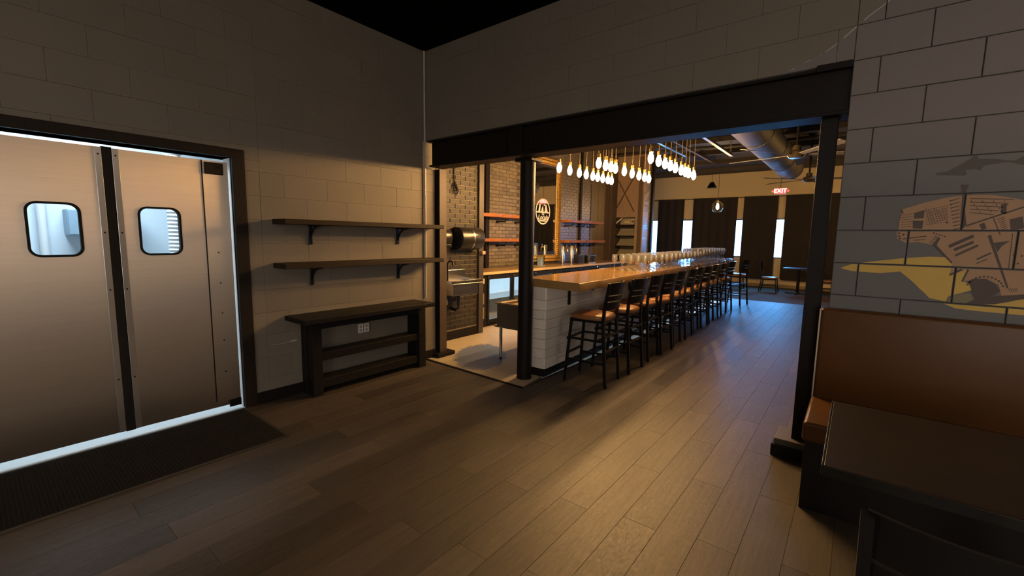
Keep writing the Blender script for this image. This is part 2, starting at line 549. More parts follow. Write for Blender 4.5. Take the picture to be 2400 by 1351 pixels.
# floor of vinyl planks on a dark base
CONC = [(-6.0, 3.45), (-2.53, 3.41), (-2.60, 3.86), (-2.94, 12.2), (-6.0, 12.2)]
fl = MB().box(-4.3, 4.5, -3.4, 3.43, -0.10, -0.004).box(-2.56, 5.5, 3.43, 12.45, -0.10, -0.004)
floor = struct('floor', fl, mat('floor_gap', (0.02, 0.015, 0.012), rough=0.8))
PW, PL = 0.182, 1.22
near, rest = [], []
col = 0
x = -4.07 - 0.09
while x < 4.4:
    off = (col * 0.47) % 1.0 * PL
    y = -3.4 - off
    while y < 12.45:
        holes = []
        x0, x1, y0, y1 = max(x, -4.07), min(x + PW, 4.5), max(y, -3.4), min(y + PL, 12.45)
        if x1 < -2.46: y1 = min(y1, 3.43)
        if x > -0.1: 
            if y0 < 3.47 < y1: y1 = 3.47
        if y1 - y0 > 0.03 and x1 - x0 > 0.03:
            xm, ym = (x0 + x1) / 2, (y0 + y1) / 2
            front = ym < 3.5 and xm < 0.5 and y1 > 0.2 + 0.81 * (xm + 2.83) - 0.6
            back = ym >= 3.5 and (-2.6 < xm < -0.1 - 0.0 * ym)
            (near if (front or back) else rest).append((x0, x1, y0, y1))
        y += PL
    x += PW
    col += 1
G = 0.0007
near.sort(key=lambda r: (r[0] + r[1]) ** 2 / 4 + (r[2] + r[3]) ** 2 / 4)
for (x0, x1, y0, y1) in near[:300]:
    me = piece_mesh('plank', x1 - x0 - 2 * G, y1 - y0 - 2 * G, 0.004, 0.0005, 'z+', plank_vinyl)
    link('plank', me, floor, (x0 + G, y0 + G, 0.0))
rest += near[300:]
rb = MB()
for (x0, x1, y0, y1) in rest:
    rb.add([(x0 + G, y0 + G, 0), (x1 - G, y0 + G, 0), (x1 - G, y1 - G, 0), (x0 + G, y1 - G, 0)], [(0, 1, 2, 3)])
fp = obj('outlying_planks', rb, plank_vinyl, floor, fix=False)
fp['kind'] = 'stuff'
# concrete behind the bar and the matte floor of the far dining end
struct('floor_bar', MB().prism(CONC, 'z', -0.1, -0.001), concrete)
struct('floor_dining', MB().box(-7.0, 5.5, 12.45, 16.6, -0.1, 0.0), carpet_floor)
tr = MB()
tr.bar((-4.07, 3.452, 0.002), (-2.53, 3.405, 0.002), 0.03, 0.012)
struct('trim_1', tr, black_rubber)
tr = MB()
tr.bar((-2.53, 3.405, 0.001), (-2.575, 3.80, 0.001), 0.022, 0.008)
struct('trim_2', tr, threshold)

# ---- left wall of painted concrete blocks
TH = 0.012
wl = MB()
def wall_x(mb, X, y0, y1, z0, z1, holes, thick):
    """solid wall whose face is at X (facing +X), with rectangular holes"""
    for r in clip_rects((y0, y1, z0, z1), holes):
        mb.box(X - thick, X, r[0], r[1], r[2], r[3])
def wall_y(mb, Y, x0, x1, z0, z1, holes, thick):
    for r in clip_rects((x0, x1, z0, z1), holes):
        mb.box(r[0], r[1], Y, Y + thick, r[2], r[3])
wall_x(wl, XL - TH, -3.4, 3.62, 0, CEIL, [DO], 0.18)
wall_left = struct('wall_left', wl, joint_paint)
BH, BL = 0.2032, 0.406
JG = 0.0022
def lay(parent, plane, X, u0, u1, v0, v1, phase, name, m, BL_, BH_, vphase, holes, depth, ch, gap, keep=None, cjoint=None):
    """running bond of pieces; returns number laid"""
    n = 0
    r = 0
    k0 = math.floor((v0 - vphase) / BH_)
    v = vphase + k0 * BH_
    r = int(k0)
    while v < v1 - 0.004:
        ph = phase + (BL_ / 2 if r % 2 else 0)
        u = ph + math.floor((u0 - ph) / BL_) * BL_
        while u < u1 - 0.004:
            segs = [(u, u + BL_)]
            if cjoint is not None and u < cjoint < u + BL_:
                segs = [(u, cjoint), (cjoint, u + BL_)]
            for (a, b) in segs:
                rect = (max(a, u0), min(b, u1), max(v, v0), min(v + BH_, v1))
                if rect[1] - rect[0] < 0.02 or rect[3] - rect[2] < 0.02: continue
                for q in clip_rects(rect, holes):
                    if keep and not keep(q): continue
                    me = piece_mesh(name, q[1] - q[0] - 2 * gap, q[3] - q[2] - 2 * gap, depth, ch, plane, m)
                    j = random.uniform(-0.0012, 0.0012)
                    loc = (X + j, q[0] + gap, q[2] + gap) if plane == 'x+' else (q[0] + gap, X + j, q[2] + gap)
                    link(name, me, parent, loc)
                    n += 1
            u += BL_
        v += BH_
        r += 1
    return n
n1 = lay(wall_left, 'x+', XL, -0.45, 3.62, 0.0, CEIL, 1.64, 'block', block_paint, BL, BH, 0.0, [DO], TH + 0.002, 0.0011, 0.0005,
         cjoint=1.64)
# ---- back wall: header over the opening and the mural wall right of it
OB = (XL - 0.3, OPX, -1, BEAMZ)
wb = MB()
wall_y(wb, YB + TH, XL, 4.5, 0, CEIL, [(XL - 1, OPX, -1, BEAMZ)], 0.18)
wall_back = struct('wall_back', wb, mural_joint)
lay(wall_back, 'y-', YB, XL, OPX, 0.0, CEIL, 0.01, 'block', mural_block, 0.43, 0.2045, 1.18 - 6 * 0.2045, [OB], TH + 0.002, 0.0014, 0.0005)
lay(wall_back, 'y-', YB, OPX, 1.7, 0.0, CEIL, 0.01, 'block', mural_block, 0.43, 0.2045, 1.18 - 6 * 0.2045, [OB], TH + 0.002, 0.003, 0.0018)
struct('ceiling', MB().box(XL - 0.2, 4.5, -3.4, YB + 0.2, CEIL, CEIL + 0.1), black_ceiling)
wrt = MB()
wall_x(wrt, 4.7, -3.4, YB + 0.2, 0, CEIL, [(-2.6, -1.0, 0.9, 2.2)], 0.2)
struct('window_9', MB().box(4.6, 4.63, -2.6, -1.0, 0.9, 2.2), emit('front_fill_glow', (1.0, 0.88, 0.76), FRONT_FILL))  # unseen glowing pane added to brighten the left wall
struct('wall_right', wrt, mat('side_paint', (0.5, 0.44, 0.36), (0.45, 0.4, 0.33), 3, 0.6))
# front wall behind the viewer, with an unseen glowing pane added as fill
FW = [(0.6, 2.2, 0.9, 2.2)]
fw = MB()
wall_y(fw, -3.6, XL - 0.2, 4.7, 0, CEIL, FW, 0.2)
struct('wall_front', fw, block_paint)
for i, r in enumerate(FW):
    o = struct('window_%d' % (5 + i), MB().box(r[0], r[1], -3.55, -3.52, r[2], r[3]), emit('front_fill_glow', (1.0, 0.88, 0.76), FRONT_FILL))  # glowing pane added to light the header and mural wall

for i, (x_, y_) in enumerate(((2.9, 1.2), (1.0, -2.2), (-1.8, -2.4))):  # unseen lamps added for the front room's ambient light
    t_ = link('fill_lamp', None, None, (x_, y_, CEIL))
    t_['label'] = ['unseen warm fill lamp added nearest the bench', 'unseen warm fill lamp added behind the viewer', 'unseen warm fill lamp added nearest the steel doors'][i]
    t_['category'] = 'fill lamp'
    me = MB().lathe(0, 0, [(0.0, -0.075), (0.12, -0.07), (0.17, -0.05), (0.18, -0.03)], 20).mesh('diffuser', emit('fill_lamp_glow', (1.0, 0.80, 0.62), FILL_LAMP), 60)
    link('diffuser', me, t_)
    link('rim', MB().lathe(0, 0, [(0.18, -0.035), (0.195, -0.03), (0.195, 0.0), (0.0, 0.0)], 20).mesh('rim', black_metal, 40), t_)

# baseboard
bb = MB().box(XL - 0.001, XL + 0.014, 1.525, 3.60, 0.0, 0.102)
struct('baseboard_left', bb, black_paint, bevel=0.003)

# ---- bar room shell
struct('ceiling_bar', MB().box(-7.2, 5.5, YB + 0.19, 16.7, 3.78, 3.9), dark_deck)
# brick return wall with the hand sink
XS = -4.58
ws = MB().box(XS - 0.85, XS - 0.01, 3.66, 5.03, 0, 3.78)
wall_end = struct('wall_bar_end', ws, mortar)
XBB = -5.40
lay(wall_end, 'x+', XS, 4.02, 5.00, 0.13, 3.4, 4.05, 'brick', brick_black, 0.2032, 0.0677, 0.01, [], 0.012, 0.003, 0.0048)
obj('baseboard', MB().box(XS - 0.012, XS + 0.02, 3.9, 5.01, 0.0, 0.125), black_paint, wall_end, bevel=0.003)
obj('corner_post', MB().box(XS - 0.02, XS + 0.035, 4.93, 5.035, 0.0, 3.5), mat('trim_brown', (0.05, 0.04, 0.032), (0.035, 0.028, 0.022), 6, 0.5), wall_end, bevel=0.004)
wbb = MB().box(XBB - 0.2, XBB - 0.01, 5.03, 11.9, 0, 3.78)
wall_bb = struct('wall_back_bar', wbb, mortar_dark)
hidden = [(7.2, 8.52, 0.95, 3.25), (10.0, 11.9, 0.0, 3.78)]
lay(wall_bb, 'x+', XBB, 5.55, 6.95, 1.0, 3.45, 5.6, 'brick', brick_brown, 0.2032, 0.0677, 0.01, hidden, 0.012, 0.003, 0.0048,
    keep=lambda q: True)
rbk = MB()
r = 14
v = 0.01 + 14 * 0.0677
while v < 3.7:
    u = 5.6 + (0.1016 if r % 2 else 0) - 0.6
    while u < 10.0:
        if not (5.5 < u + 0.1 < 6.95 and v > 0.98 and v < 3.45) and u > 5.03:
            for q in clip_rects((u + 0.0048, u + 0.1984, v + 0.0048, v + 0.0629), hidden + [(5.55, 6.95, 1.0, 3.45)]):
                rbk.box(XBB - 0.012, XBB + random.uniform(-0.001, 0.001), q[0], q[1], q[2], q[3])
        u += 0.2032
    v += 0.0677
    r += 1
o = obj('far_bricks', rbk, brick_brown, wall_bb, fix=False)
o['kind'] = 'stuff'
for (y0, y1, d) in ((5.98, 6.08, 0.05), (9.42, 9.50, 0.04)):
    obj('pilaster', MB().box(XBB - 0.005, XBB + d, y0, y1, 0.94, 3.6), steel_black, wall_bb, bevel=0.003)
# dark panelling at the end of the back bar
for k in range(4):
    y0 = 10.0 + k * 0.375
    obj('panel', MB().box(XBB - 0.012, XBB + 0.02, y0 + 0.006, y0 + 0.369, 0.0, 3.6), mat('panel_dark', (0.11, 0.075, 0.056), (0.07, 0.048, 0.036), 4, 0.5, stretch=(6, 6, 1)), wall_bb, bevel=0.005)
# end wall of the back bar, with X-braced panel and shelf alcove below it
YC = 11.5
we = MB()
wall_y(we, YC, -5.56, -4.62, 0, 3.78, [(-5.50, -4.84, 0.5, 2.10)], 0.38)
wall_alc = struct('wall_bar_alcove', we, wall_dark)
obj('back_panel', MB().box(-5.5, -4.84, YC + 0.34, YC + 0.36, 0.5, 2.1), grey_board, wall_alc)
for (a, b) in (((-5.45, 2.25), (-4.87, 3.25)), ((-4.87, 2.25), (-5.45, 3.25))):
    obj('brace', MB().bar((a[0], YC - 0.012, a[1]), (b[0], YC - 0.012, b[1]), 0.022, 0.055, (0, 1, 0)), post_wood, wall_alc, bevel=0.003)
for x_ in (-5.53, -4.70):
    obj('post', MB().box(x_ - 0.05, x_ + 0.05, YC - 0.05, YC + 0.03, 0, 3.7), post_wood, wall_alc, bevel=0.005)
for z in (1.92, 1.58, 1.30, 1.02):
    obj('shelf_board', MB().box(-5.5, -4.84, YC - 0.03, YC + 0.33, z - 0.02, z + 0.02) if z != 1.92 else
        MB().box(-5.5, -4.84, YC - 0.04, YC + 0.33, z - 0.09, z - 0.02), black_wood, wall_alc, bevel=0.003)
# brick pier seen side-on past the alcove
wp = MB().box(-5.6, -4.632, YC + 0.38, 12.05, 0, 3.78)
pier = struct('wall_pier', wp, mortar)
lay(pier, 'x+', -4.62, YC + 0.02, 12.0, 0.95, 3.3, 11.5, 'brick', mat('brick_pier', (0.16, 0.15, 0.15), (0.1, 0.095, 0.095), 9, 0.35, bump=0.4, rand=0.2),
    0.2032, 0.0677, 0.01, [], 0.014, 0.003, 0.0048)
obj('post', MB().box(-4.66, -4.56, 12.0, 12.1, 0, 3.7), steel_black, pier, bevel=0.004)
# far wall with windows
FWY = 16.5
WINS = [(-6.40, -5.90), (-5.15, -4.60), (-3.45, -2.95), (-2.28, -1.72)]
wf = MB()
wall_y(wf, FWY, -7.2, 5.5, 0, 3.78, [(a, b, 0.95, 2.24) for a, b in WINS], 0.2)
struct('wall_far', wf, mat('far_paint', (0.66, 0.55, 0.36), (0.58, 0.48, 0.31), 3, 0.65))
day = emit('daylight', (0.22, 0.52, 1.0), WINDOW)
side_day = emit('side_daylight', (0.22, 0.52, 1.0), SIDE)
for i, (a, b) in enumerate(WINS):
    o = struct('window_%d' % (i + 1), MB().box(a, b, FWY + 0.16, FWY + 0.18, 0.95, 2.24), day)
    obj('window_frame', MB().box(a, b, FWY + 0.02, FWY + 0.1, 0.95, 0.985).box(a, b, FWY + 0.02, FWY + 0.1, 2.205, 2.24)
        .box(a, a + 0.03, FWY + 0.02, FWY + 0.1, 0.985, 2.205).box(b - 0.03, b, FWY + 0.02, FWY + 0.1, 0.985, 2.205), black_metal, o)
struct('wall_bar_left', MB().box(-7.2, -7.0, 5.0, 16.7, 0, 3.78), block_paint)
# right side of the bar room: shop-front windows out of view
RWIN = [(8.2, 9.8, 0.9, 2.4), (10.6, 12.2, 0.9, 2.4)]
wr = MB()
wall_x(wr, 5.7, YB + 0.2, 16.7, 0, 3.78, RWIN, 0.2)
struct('wall_bar_right', wr, block_paint)
for i, r_ in enumerate(RWIN):
    struct('window_%d' % (7 + i), MB().box(5.58, 5.61, r_[0], r_[1], r_[2], r_[3]), side_day)
struct('baseboard_far', MB().box(-7, 5.5, FWY - 0.015, FWY, 0, 0.1), mat('far_base', (0.3, 0.25, 0.16), rough=0.6))

# ---- kitchen behind the swing doors
KW = mat('kitchen_white', (0.72, 0.80, 0.86), (0.66, 0.74, 0.80), 3, 0.4)
struct('wall_kitchen_back', MB().box(-6.4, -6.3, -2.5, 2.9, 0, 2.9), KW)
struct('wall_kitchen_near', MB().box(-6.4, XL - 0.19, -2.6, -2.5, 0, 2.9), KW)
struct('wall_kitchen_far', MB().box(-6.4, XL - 0.19, 2.9, 3.0, 0, 2.9), KW)
struct('ceiling_kitchen', MB().box(-6.4, XL - 0.19, -2.6, 3.0, 2.9, 3.0), KW)
struct('floor_kitchen', MB().box(-6.4, XL + 0.02, -2.6, 3.0, -0.1, -0.001), mat('kitchen_floor', (0.6, 0.64, 0.66), (0.5, 0.54, 0.56), 6, 0.4))
kl = thing('kitchen_light', 'bright white ceiling light panel in the kitchen behind the doors', 'light', (-5.3, 0.6, 2.86))
obj('diffuser', MB().box(-5.6, -5.0, 0.0, 1.2, 2.865, 2.875), emit('kitchen_glow', (0.78, 0.92, 1.0), KITCHEN), kl)
obj('frame', MB().box(-5.63, -4.97, -0.03, 0.0, 2.86, 2.9).box(-5.63, -4.97, 1.2, 1.23, 2.86, 2.9)
    .box(-5.63, -5.6, 0, 1.2, 2.86, 2.9).box(-5.0, -4.97, 0, 1.2, 2.86, 2.9), white_paint, kl)

# ================================================================== STEEL
beam = thing('steel_beam', 'dark painted steel beam spanning the wide opening to the bar', 'beam', (-2.04, 3.56, 2.31))
obj('top_flange', MB().box(-3.98, OPX, 3.455, 3.665, 2.58, 2.60), steel_black, beam, bevel=0.003)
obj('bottom_flange', MB().box(-3.98, OPX, 3.455, 3.665, 2.305, 2.325), steel_black, beam, bevel=0.003)
obj('web', MB().box(-3.98, OPX, 3.50, 3.62, 2.325, 2.58), steel_black, beam)
for x_ in (-2.95, -2.48):
    pl = obj('splice_plate', MB().box(x_ - 0.09, x_ + 0.09, 3.488, 3.5, 2.36, 2.55), steel_black, beam, bevel=0.003)
    for dz in (2.40, 2.455, 2.51):
        for dx in (-0.05, 0.05):
            obj('bolt', MB().tube([(x_ + dx, 3.489, dz), (x_ + dx, 3.476, dz)], 0.012, 6), steel_black, pl)
obj('end_plate', MB().box(-0.30, OPX, 3.44, 3.455, 2.575, 2.615), steel_black, beam, bevel=0.003)

def h_column(name, label, cx, cy, hw, z0, z1):
    t = thing(name, label, 'column', (cx, cy, 0))
    obj('flange', MB().box(cx - hw, cx + hw, cy - hw, cy - hw + 0.012, z0, z1), steel_black, t, bevel=0.002)
    obj('flange', MB().box(cx - hw, cx + hw, cy + hw - 0.012, cy + hw, z0, z1), steel_black, t, bevel=0.002)
    obj('web', MB().box(cx - 0.006, cx + 0.006, cy - hw + 0.012, cy + hw - 0.012, z0, z1), steel_black, t)
    return t
t = h_column('steel_column', 'black steel column beside the tan bench on stacked base plates', -0.212, 3.585, 0.046, 0.13, 2.305)
obj('base_plate', MB().box(-0.355, -0.13, 3.475, 3.75, 0.085, 0.13), mat('base_block', (0.09, 0.075, 0.055), (0.06, 0.05, 0.038), 8, 0.6), t, bevel=0.005)
obj('base_block', MB().box(-0.37, -0.12, 3.47, 3.76, 0.0, 0.085), black_paint, t, bevel=0.006)
t = h_column('steel_column', 'narrow black steel column at the left end of the opening', -4.085, 3.70, 0.06, 0.05, 2.305)
obj('side_plate', MB().box(-4.022, -4.012, 3.645, 3.755, 0.05, 2.305), mat('brown_plate', (0.07, 0.042, 0.026), (0.045, 0.028, 0.018), 9, 0.6), t)  # side plate browner and paler than the black steel
obj('base_plate', MB().box(-4.19, -3.965, 3.575, 3.86, 0.0, 0.05), trim_wood, t, bevel=0.008)
t = thing('steel_column', 'round black pipe column in the middle of the opening', 'column', (-2.725, 3.685, 0))
obj('pipe', MB().lathe(-2.725, 3.685, [(0.078, 0.012), (0.078, 2.28)], 32), steel_black, t, smooth=40)
obj('cap_plate', MB().box(-2.83, -2.62, 3.60, 3.80, 2.28, 2.305), steel_black, t, bevel=0.003)
obj('base_ring', MB().lathe(-2.725, 3.685, [(0.082, 0.0), (0.082, 0.012)], 32), steel_black, t, smooth=40)
# column cover running up the beam face
obj('stiffener', MB().box(-2.80, -2.65, 3.462, 3.50, 2.325, 2.58), steel_black, beam, bevel=0.004)

# ================================================================== KITCHEN DOORS
tr3 = MB().box(XL - 0.19, XL + 0.022, 1.43, 1.525, 0.0, 2.19)
dt = struct('trim_3', tr3, trim_wood, bevel=0.004)
obj('jamb_lining', MB().box(XL - 0.19, -4.10, 1.4265, 1.4298, 0.0, 2.12), white_paint, dt)
struct('trim_4', MB().box(XL - 0.19, XL + 0.022, DO[0] - 0.095, DO[0], 0.0, 2.19), trim_wood, bevel=0.004)
struct('trim_5', MB().box(XL - 0.19, XL + 0.024, DO[0] - 0.095, 1.525, 2.12, 2.192), trim_wood, bevel=0.004)
def rr(cy, cz, w, h, r, n=6):
    pts = []
    for (sx, sz, a0) in ((1, 1, 0), (-1, 1, 90), (-1, -1, 180), (1, -1, 270)):
        for k in range(n + 1):
            a = math.radians(a0 + 90 * k / n)
            pts.append((cy + sx * (w / 2 - r) + r * math.cos(a), cz + sz * (h / 2 - r) + r * math.sin(a)))
    return pts
def swing_door(name, y0, y1, wy, label, seam, hinge):
    X0, X1 = -4.125, -4.095
    z0, z1 = 0.055, 2.078
    t = struct(name, MB(), None)
    t.location = (X1, (y0 + y1) / 2, 0)
    t['label'] = label
    ww, wh, wz = 0.245, 0.345, 1.515
    # leaf: ring of quads between the rounded hole and a rectangle, boxes around it
    hole = rr(wy, wz, ww, wh, 0.055, 6)
    a0, a1, b0, b1 = wy - ww / 2 - 0.02, wy + ww / 2 + 0.02, wz - wh / 2 - 0.02, wz + wh / 2 + 0.02
    def outer(p):
        dy, dz = p[0] - wy, p[1] - wz
        k = 1e9
        for lim, d in ((a1 - wy, dy), (a0 - wy, dy), (b1 - wz, dz), (b0 - wz, dz)):
            if d * lim > 0: k = min(k, lim / d)
        return (wy + dy * k, wz + dz * k)
    corners = [(a1, b1), (a0, b1), (a0, b0), (a1, b0)]
    mb = MB()
    n = len(hole)
    out = [outer(p) for p in hole]
    for X, flip in ((X1, False), (X0, True)):
        o_ = len(mb.v)
        mb.v += [(X, p[0], p[1]) for p in hole] + [(X, p[0], p[1]) for p in out]
        for k in range(n):
            k2 = (k + 1) % n
            a, b = out[k], out[k2]
            f = [o_ + k, o_ + n + k]
            for c in corners:
                ina = abs(a[0] - c[0]) < 1e-6 or abs(a[1] - c[1]) < 1e-6
                inb = abs(b[0] - c[0]) < 1e-6 or abs(b[1] - c[1]) < 1e-6
                if ina and inb and not (abs(a[0] - b[0]) < 1e-6 or abs(a[1] - b[1]) < 1e-6):
                    mb.v.append((X, c[0], c[1]))
                    f.append(len(mb.v) - 1)
            f += [o_ + n + k2, o_ + k2]
            mb.f.append(tuple(f[::-1] if flip else f))
    for r_ in clip_rects((y0, y1, z0, z1), [(a0, a1, b0, b1)]):
        mb.box(X0, X1, r_[0], r_[1], r_[2], r_[3])
    obj('leaf', mb, stainless, t, fix=False)
    # rubber gasket round the vision pane
    g_o, g_i = rr(wy, wz, ww + 0.012, wh + 0.012, 0.06, 6), rr(wy, wz, ww - 0.016, wh - 0.016, 0.048, 6)
    gm = MB()
    for ring_, X in ((g_o, X1), (g_o, X1 + 0.008), (g_i, X1 + 0.008), (g_i, X0)):
        gm.v += [(X, p[0], p[1]) for p in ring_]
    for a in range(3):
        for k in range(n):
            k2 = (k + 1) % n
            gm.f.append((a * n + k, a * n + k2, (a + 1) * n + k2, (a + 1) * n + k))
    obj('gasket', gm, black_rubber, t, smooth=50)
    gl = MB()
    gl.v = [(X1 - 0.012, p[0], p[1]) for p in g_i]
    gl.f = [tuple(range(n))]
    obj('pane', gl, door_glass, t, fix=False)
    # astragal strip along the meeting edge, and the seam of the hinge panel
    e0, e1 = seam
    st = obj('edge_strip', MB().box(X1, X1 + 0.006, e0, e1, z0, z1), silver_trim, t, bevel=0.002)
    em = (e0 + e1) / 2
    for z in (0.45, 1.10, 1.50, 2.03):
        obj('screw', MB().tube([(X1 + 0.005, em, z), (X1 + 0.009, em, z)], 0.006, 8), black_metal, st)
    if hinge:
        h0, h1 = hinge
        obj('hinge_panel', MB().box(X1, X1 + 0.003, h0, h1, z0, z1), stainless, t)
        obj('seam', MB().box(X1, X1 + 0.004, h0 - 0.008, h0, z0 + 0.05, z1), trim_wood, t)
        hb = obj('hinge_bracket', MB().box(X1, X1 + 0.018, h1 - 0.165, h1 - 0.035, z1 - 0.105, z1 - 0.012), trim_wood, t, bevel=0.006)
        obj('bolt', MB().tube([(X1 + 0.015, h1 - 0.07, z1 - 0.05), (X1 + 0.024, h1 - 0.07, z1 - 0.05)], 0.008, 8), steel_black, hb)
        obj('pivot', MB().box(X1, X1 + 0.02, h1 - 0.09, h1 + 0.0, z0 - 0.02, z0 + 0.045), black_metal, t, bevel=0.006)
        for z in (0.35, 0.62, 0.85, 1.1, 1.35):
            obj('rivet', MB().tube([(X1 + 0.002, h1 - 0.10, z), (X1 + 0.006, h1 - 0.10, z)], 0.006, 8), black_metal, t)
    return t
d1 = swing_door('door_1', -0.12, 0.648, 0.392, 'left stainless steel swing door with a rounded window', (0.612, 0.648), None)
d2 = swing_door('door_2', 0.702, 1.408, 0.942, 'right stainless steel swing door with a hinge panel', (0.702, 0.738), (1.232, 1.408))
obj('meeting_seal', MB().box(-4.122, -4.092, 0.648, 0.675, 0.05, 2.085), black_rubber, d1, bevel=0.002)
obj('meeting_seal', MB().box(-4.122, -4.092, 0.675, 0.702, 0.05, 2.085), black_rubber, d2, bevel=0.002)
# things glimpsed in the kitchen through the windows
kp = thing('kitchen_cabinet', 'blue grey wall cabinet seen through the left door window', 'cabinet', (-6.2, 0.75, 1.45))
obj('body', MB().box(-6.299, -6.05, 0.665, 1.2, 1.46, 1.72), mat('cab_blue', (0.30, 0.42, 0.52), rough=0.5), kp, bevel=0.01)
obj('door', MB().box(-6.05, -6.035, 0.675, 1.19, 1.47, 1.71), mat('cab_blue', (0.30, 0.42, 0.52)), kp, bevel=0.004)
solo('wall_pipe', MB().tube([(-6.25, 0.515, 0.0), (-6.25, 0.515, 2.9)], 0.035, 12), white_paint,
     'white vertical pipe seen through the left door window', 'pipe', (-6.25, 0.515, 0), smooth=50)
mbh = MB()
hp = []
for k in range(60): hp += [(0.07, 0.3 + k * 0.04), (0.085, 0.32 + k * 0.04)]
mbh.lathe(-5.7, 1.45, hp, 16)
solo('flexible_hose', mbh, white_paint, 'white corrugated hose seen through the right door window', 'hose', (-5.7, 1.45, 0.3), smooth=30)
solo('hose_stand', MB().lathe(-5.7, 1.45, [(0.12, 0), (0.12, 0.28), (0.07, 0.3)], 16), white_paint, 'white drum under the corrugated kitchen hose', 'drum', (-5.7, 1.45, 0), smooth=40)

# scraper mat on the floor at the doors
mt = thing('door_mat', 'black ribbed rubber scraper mat at the steel doors', 'mat', (-3.63, 0.4, 0))
MX0, MX1, MY0, MY1 = -4.05, -3.22, -0.75, 1.42
obj('backing', MB().box(MX0 + 0.02, MX1 - 0.02, MY0 + 0.02, MY1 - 0.02, 0.0, 0.006), black_rubber, mt)
obj('border', MB().box(MX0, MX1, MY1 - 0.02, MY1, 0, 0.008).box(MX1 - 0.025, MX1, MY0, MY1 - 0.02, 0, 0.008).box(MX0, MX0 + 0.02, MY0, MY1 - 0.02, 0, 0.008),
    mat('mat_border', (0.035, 0.028, 0.018), (0.028, 0.022, 0.015), 10, 0.5), mt)
nb = MB()
ky = 0
yy = MY0 + 0.03
while yy < MY1 - 0.035:
    xx = MX0 + 0.03 + (0.009 if ky % 2 else 0)
    while xx < MX1 - 0.04:
        z = 0.0125
        nb.add([(xx, yy, 0.005), (xx + 0.012, yy, 0.005), (xx + 0.012, yy + 0.012, 0.005), (xx, yy + 0.012, 0.005), (xx + 0.006, yy + 0.006, z)],
               [(0, 1, 4), (1, 2, 4), (2, 3, 4), (3, 0, 4)])
        xx += 0.018
    yy += 0.018
    ky += 1
o = obj('rubber_nubs', nb, black_rubber, mt, fix=False)
o['kind'] = 'stuff'

# ================================================================== LEFT WALL FITTINGS
def wall_shelf(label, zt, y0, y1, brk):
    t = thing('wall_shelf', label, 'shelf', (XL, (y0 + y1) / 2, zt))
    obj('board', MB().box(XL + 0.004, -3.82, y0, y1, zt - 0.045, zt), shelf_wood, t, bevel=0.004)
    for y in brk:
        b = obj('bracket', MB().box(XL + 0.003, XL + 0.015, y - 0.018, y + 0.018, zt - 0.225, zt - 0.045), black_metal, t, bevel=0.003)
        obj('arm', MB().box(XL + 0.003, XL + 0.20, y - 0.018, y + 0.018, zt - 0.058, zt - 0.045), black_metal, b, bevel=0.002)
        pts = []
        for k in range(9):
            a = math.pi / 2 * k / 8
            pts.append((XL + 0.17 - 0.155 * math.sin(a), y, zt - 0.055 - 0.13 * (1 - math.cos(a))))
        obj('strut', MB().tube(pts, 0.012, 6), black_metal, b, smooth=60)
    return t
wall_shelf('upper dark wooden wall shelf on two black brackets', 1.638, 1.725, 3.54, (2.06, 3.06))
wall_shelf('lower dark wooden wall shelf on two black brackets', 1.252, 1.715, 3.54, (2.06, 3.06))

ct = thing('console_table', 'black wooden console table with two low shelves under the wall shelves', 'table', (-3.87, 2.53, 0))
for k in range(3):
    x0 = -4.062 + k * 0.127
    obj('top_board', MB().box(x0, x0 + 0.1255, 1.79, 3.275, 0.722, 0.765), black_wood, ct, bevel=0.004)
obj('apron', MB().box(-3.87, -3.845, 2.02, 3.18, 0.635, 0.722).box(-4.04, -4.02, 2.02, 3.18, 0.635, 0.722), black_wood, ct, bevel=0.003)
for y in (1.93, 3.175):
    for x_ in (-3.935, -4.055):
        obj('leg', MB().box(x_, x_ + 0.09, y, y + 0.095, 0.0, 0.722), black_wood, ct, bevel=0.004)
    obj('end_panel', MB().box(-3.97, -3.93, y + 0.01, y + 0.085, 0.02, 0.722), black_wood, ct)
obj('shelf', MB().box(-4.02, -3.862, 2.02, 3.18, 0.325, 0.40), black_wood, ct, bevel=0.004)
obj('shelf', MB().box(-4.02, -3.862, 2.02, 3.18, 0.06, 0.145), black_wood, ct, bevel=0.004)

ol = thing('wall_outlet', 'double wall outlet seen through the black console table', 'outlet', (XL, 2.58, 0.53))
obj('box', MB().box(XL - 0.002, XL + 0.04, 2.505, 2.655, 0.48, 0.585), mat('outlet_box', (0.2, 0.18, 0.15), rough=0.5), ol, bevel=0.004)
for y in (2.545, 2.615):
    f = obj('face_plate', MB().box(XL + 0.04, XL + 0.044, y - 0.03, y + 0.03, 0.485, 0.58), white_plastic, ol, bevel=0.003)
    for z in (0.512, 0.553):
        obj('socket', MB().tube([(XL + 0.043, y, z), (XL + 0.046, y, z)], 0.014, 10), mat('socket_grey', (0.3, 0.28, 0.25)), f)
solo('corner_conduit', MB().tube([(XL + 0.018, YB - 0.018, 0.77), (XL + 0.018, YB - 0.018, 3.595)], 0.012, 10), mat('conduit_paint', (0.45, 0.41, 0.35), rough=0.4),
     'thin painted conduit running up the wall corner', 'conduit', (XL + 0.018, YB - 0.018, 0.77), smooth=60)
solo('wall_cable', MB().tube([(XL + 0.008, 1.66, 0.515), (XL + 0.014, 1.72, 0.508), (XL + 0.012, 1.8, 0.512), (XL + 0.008, 1.86, 0.52)], 0.005, 6)
     .tube([(XL + 0.006, 1.84, 0.518), (XL + 0.012, 1.89, 0.52)], 0.011, 8), grey_board,
     'short pale cable clipped to the wall left of the console table', 'cable', (XL, 1.76, 0.515), smooth=60)

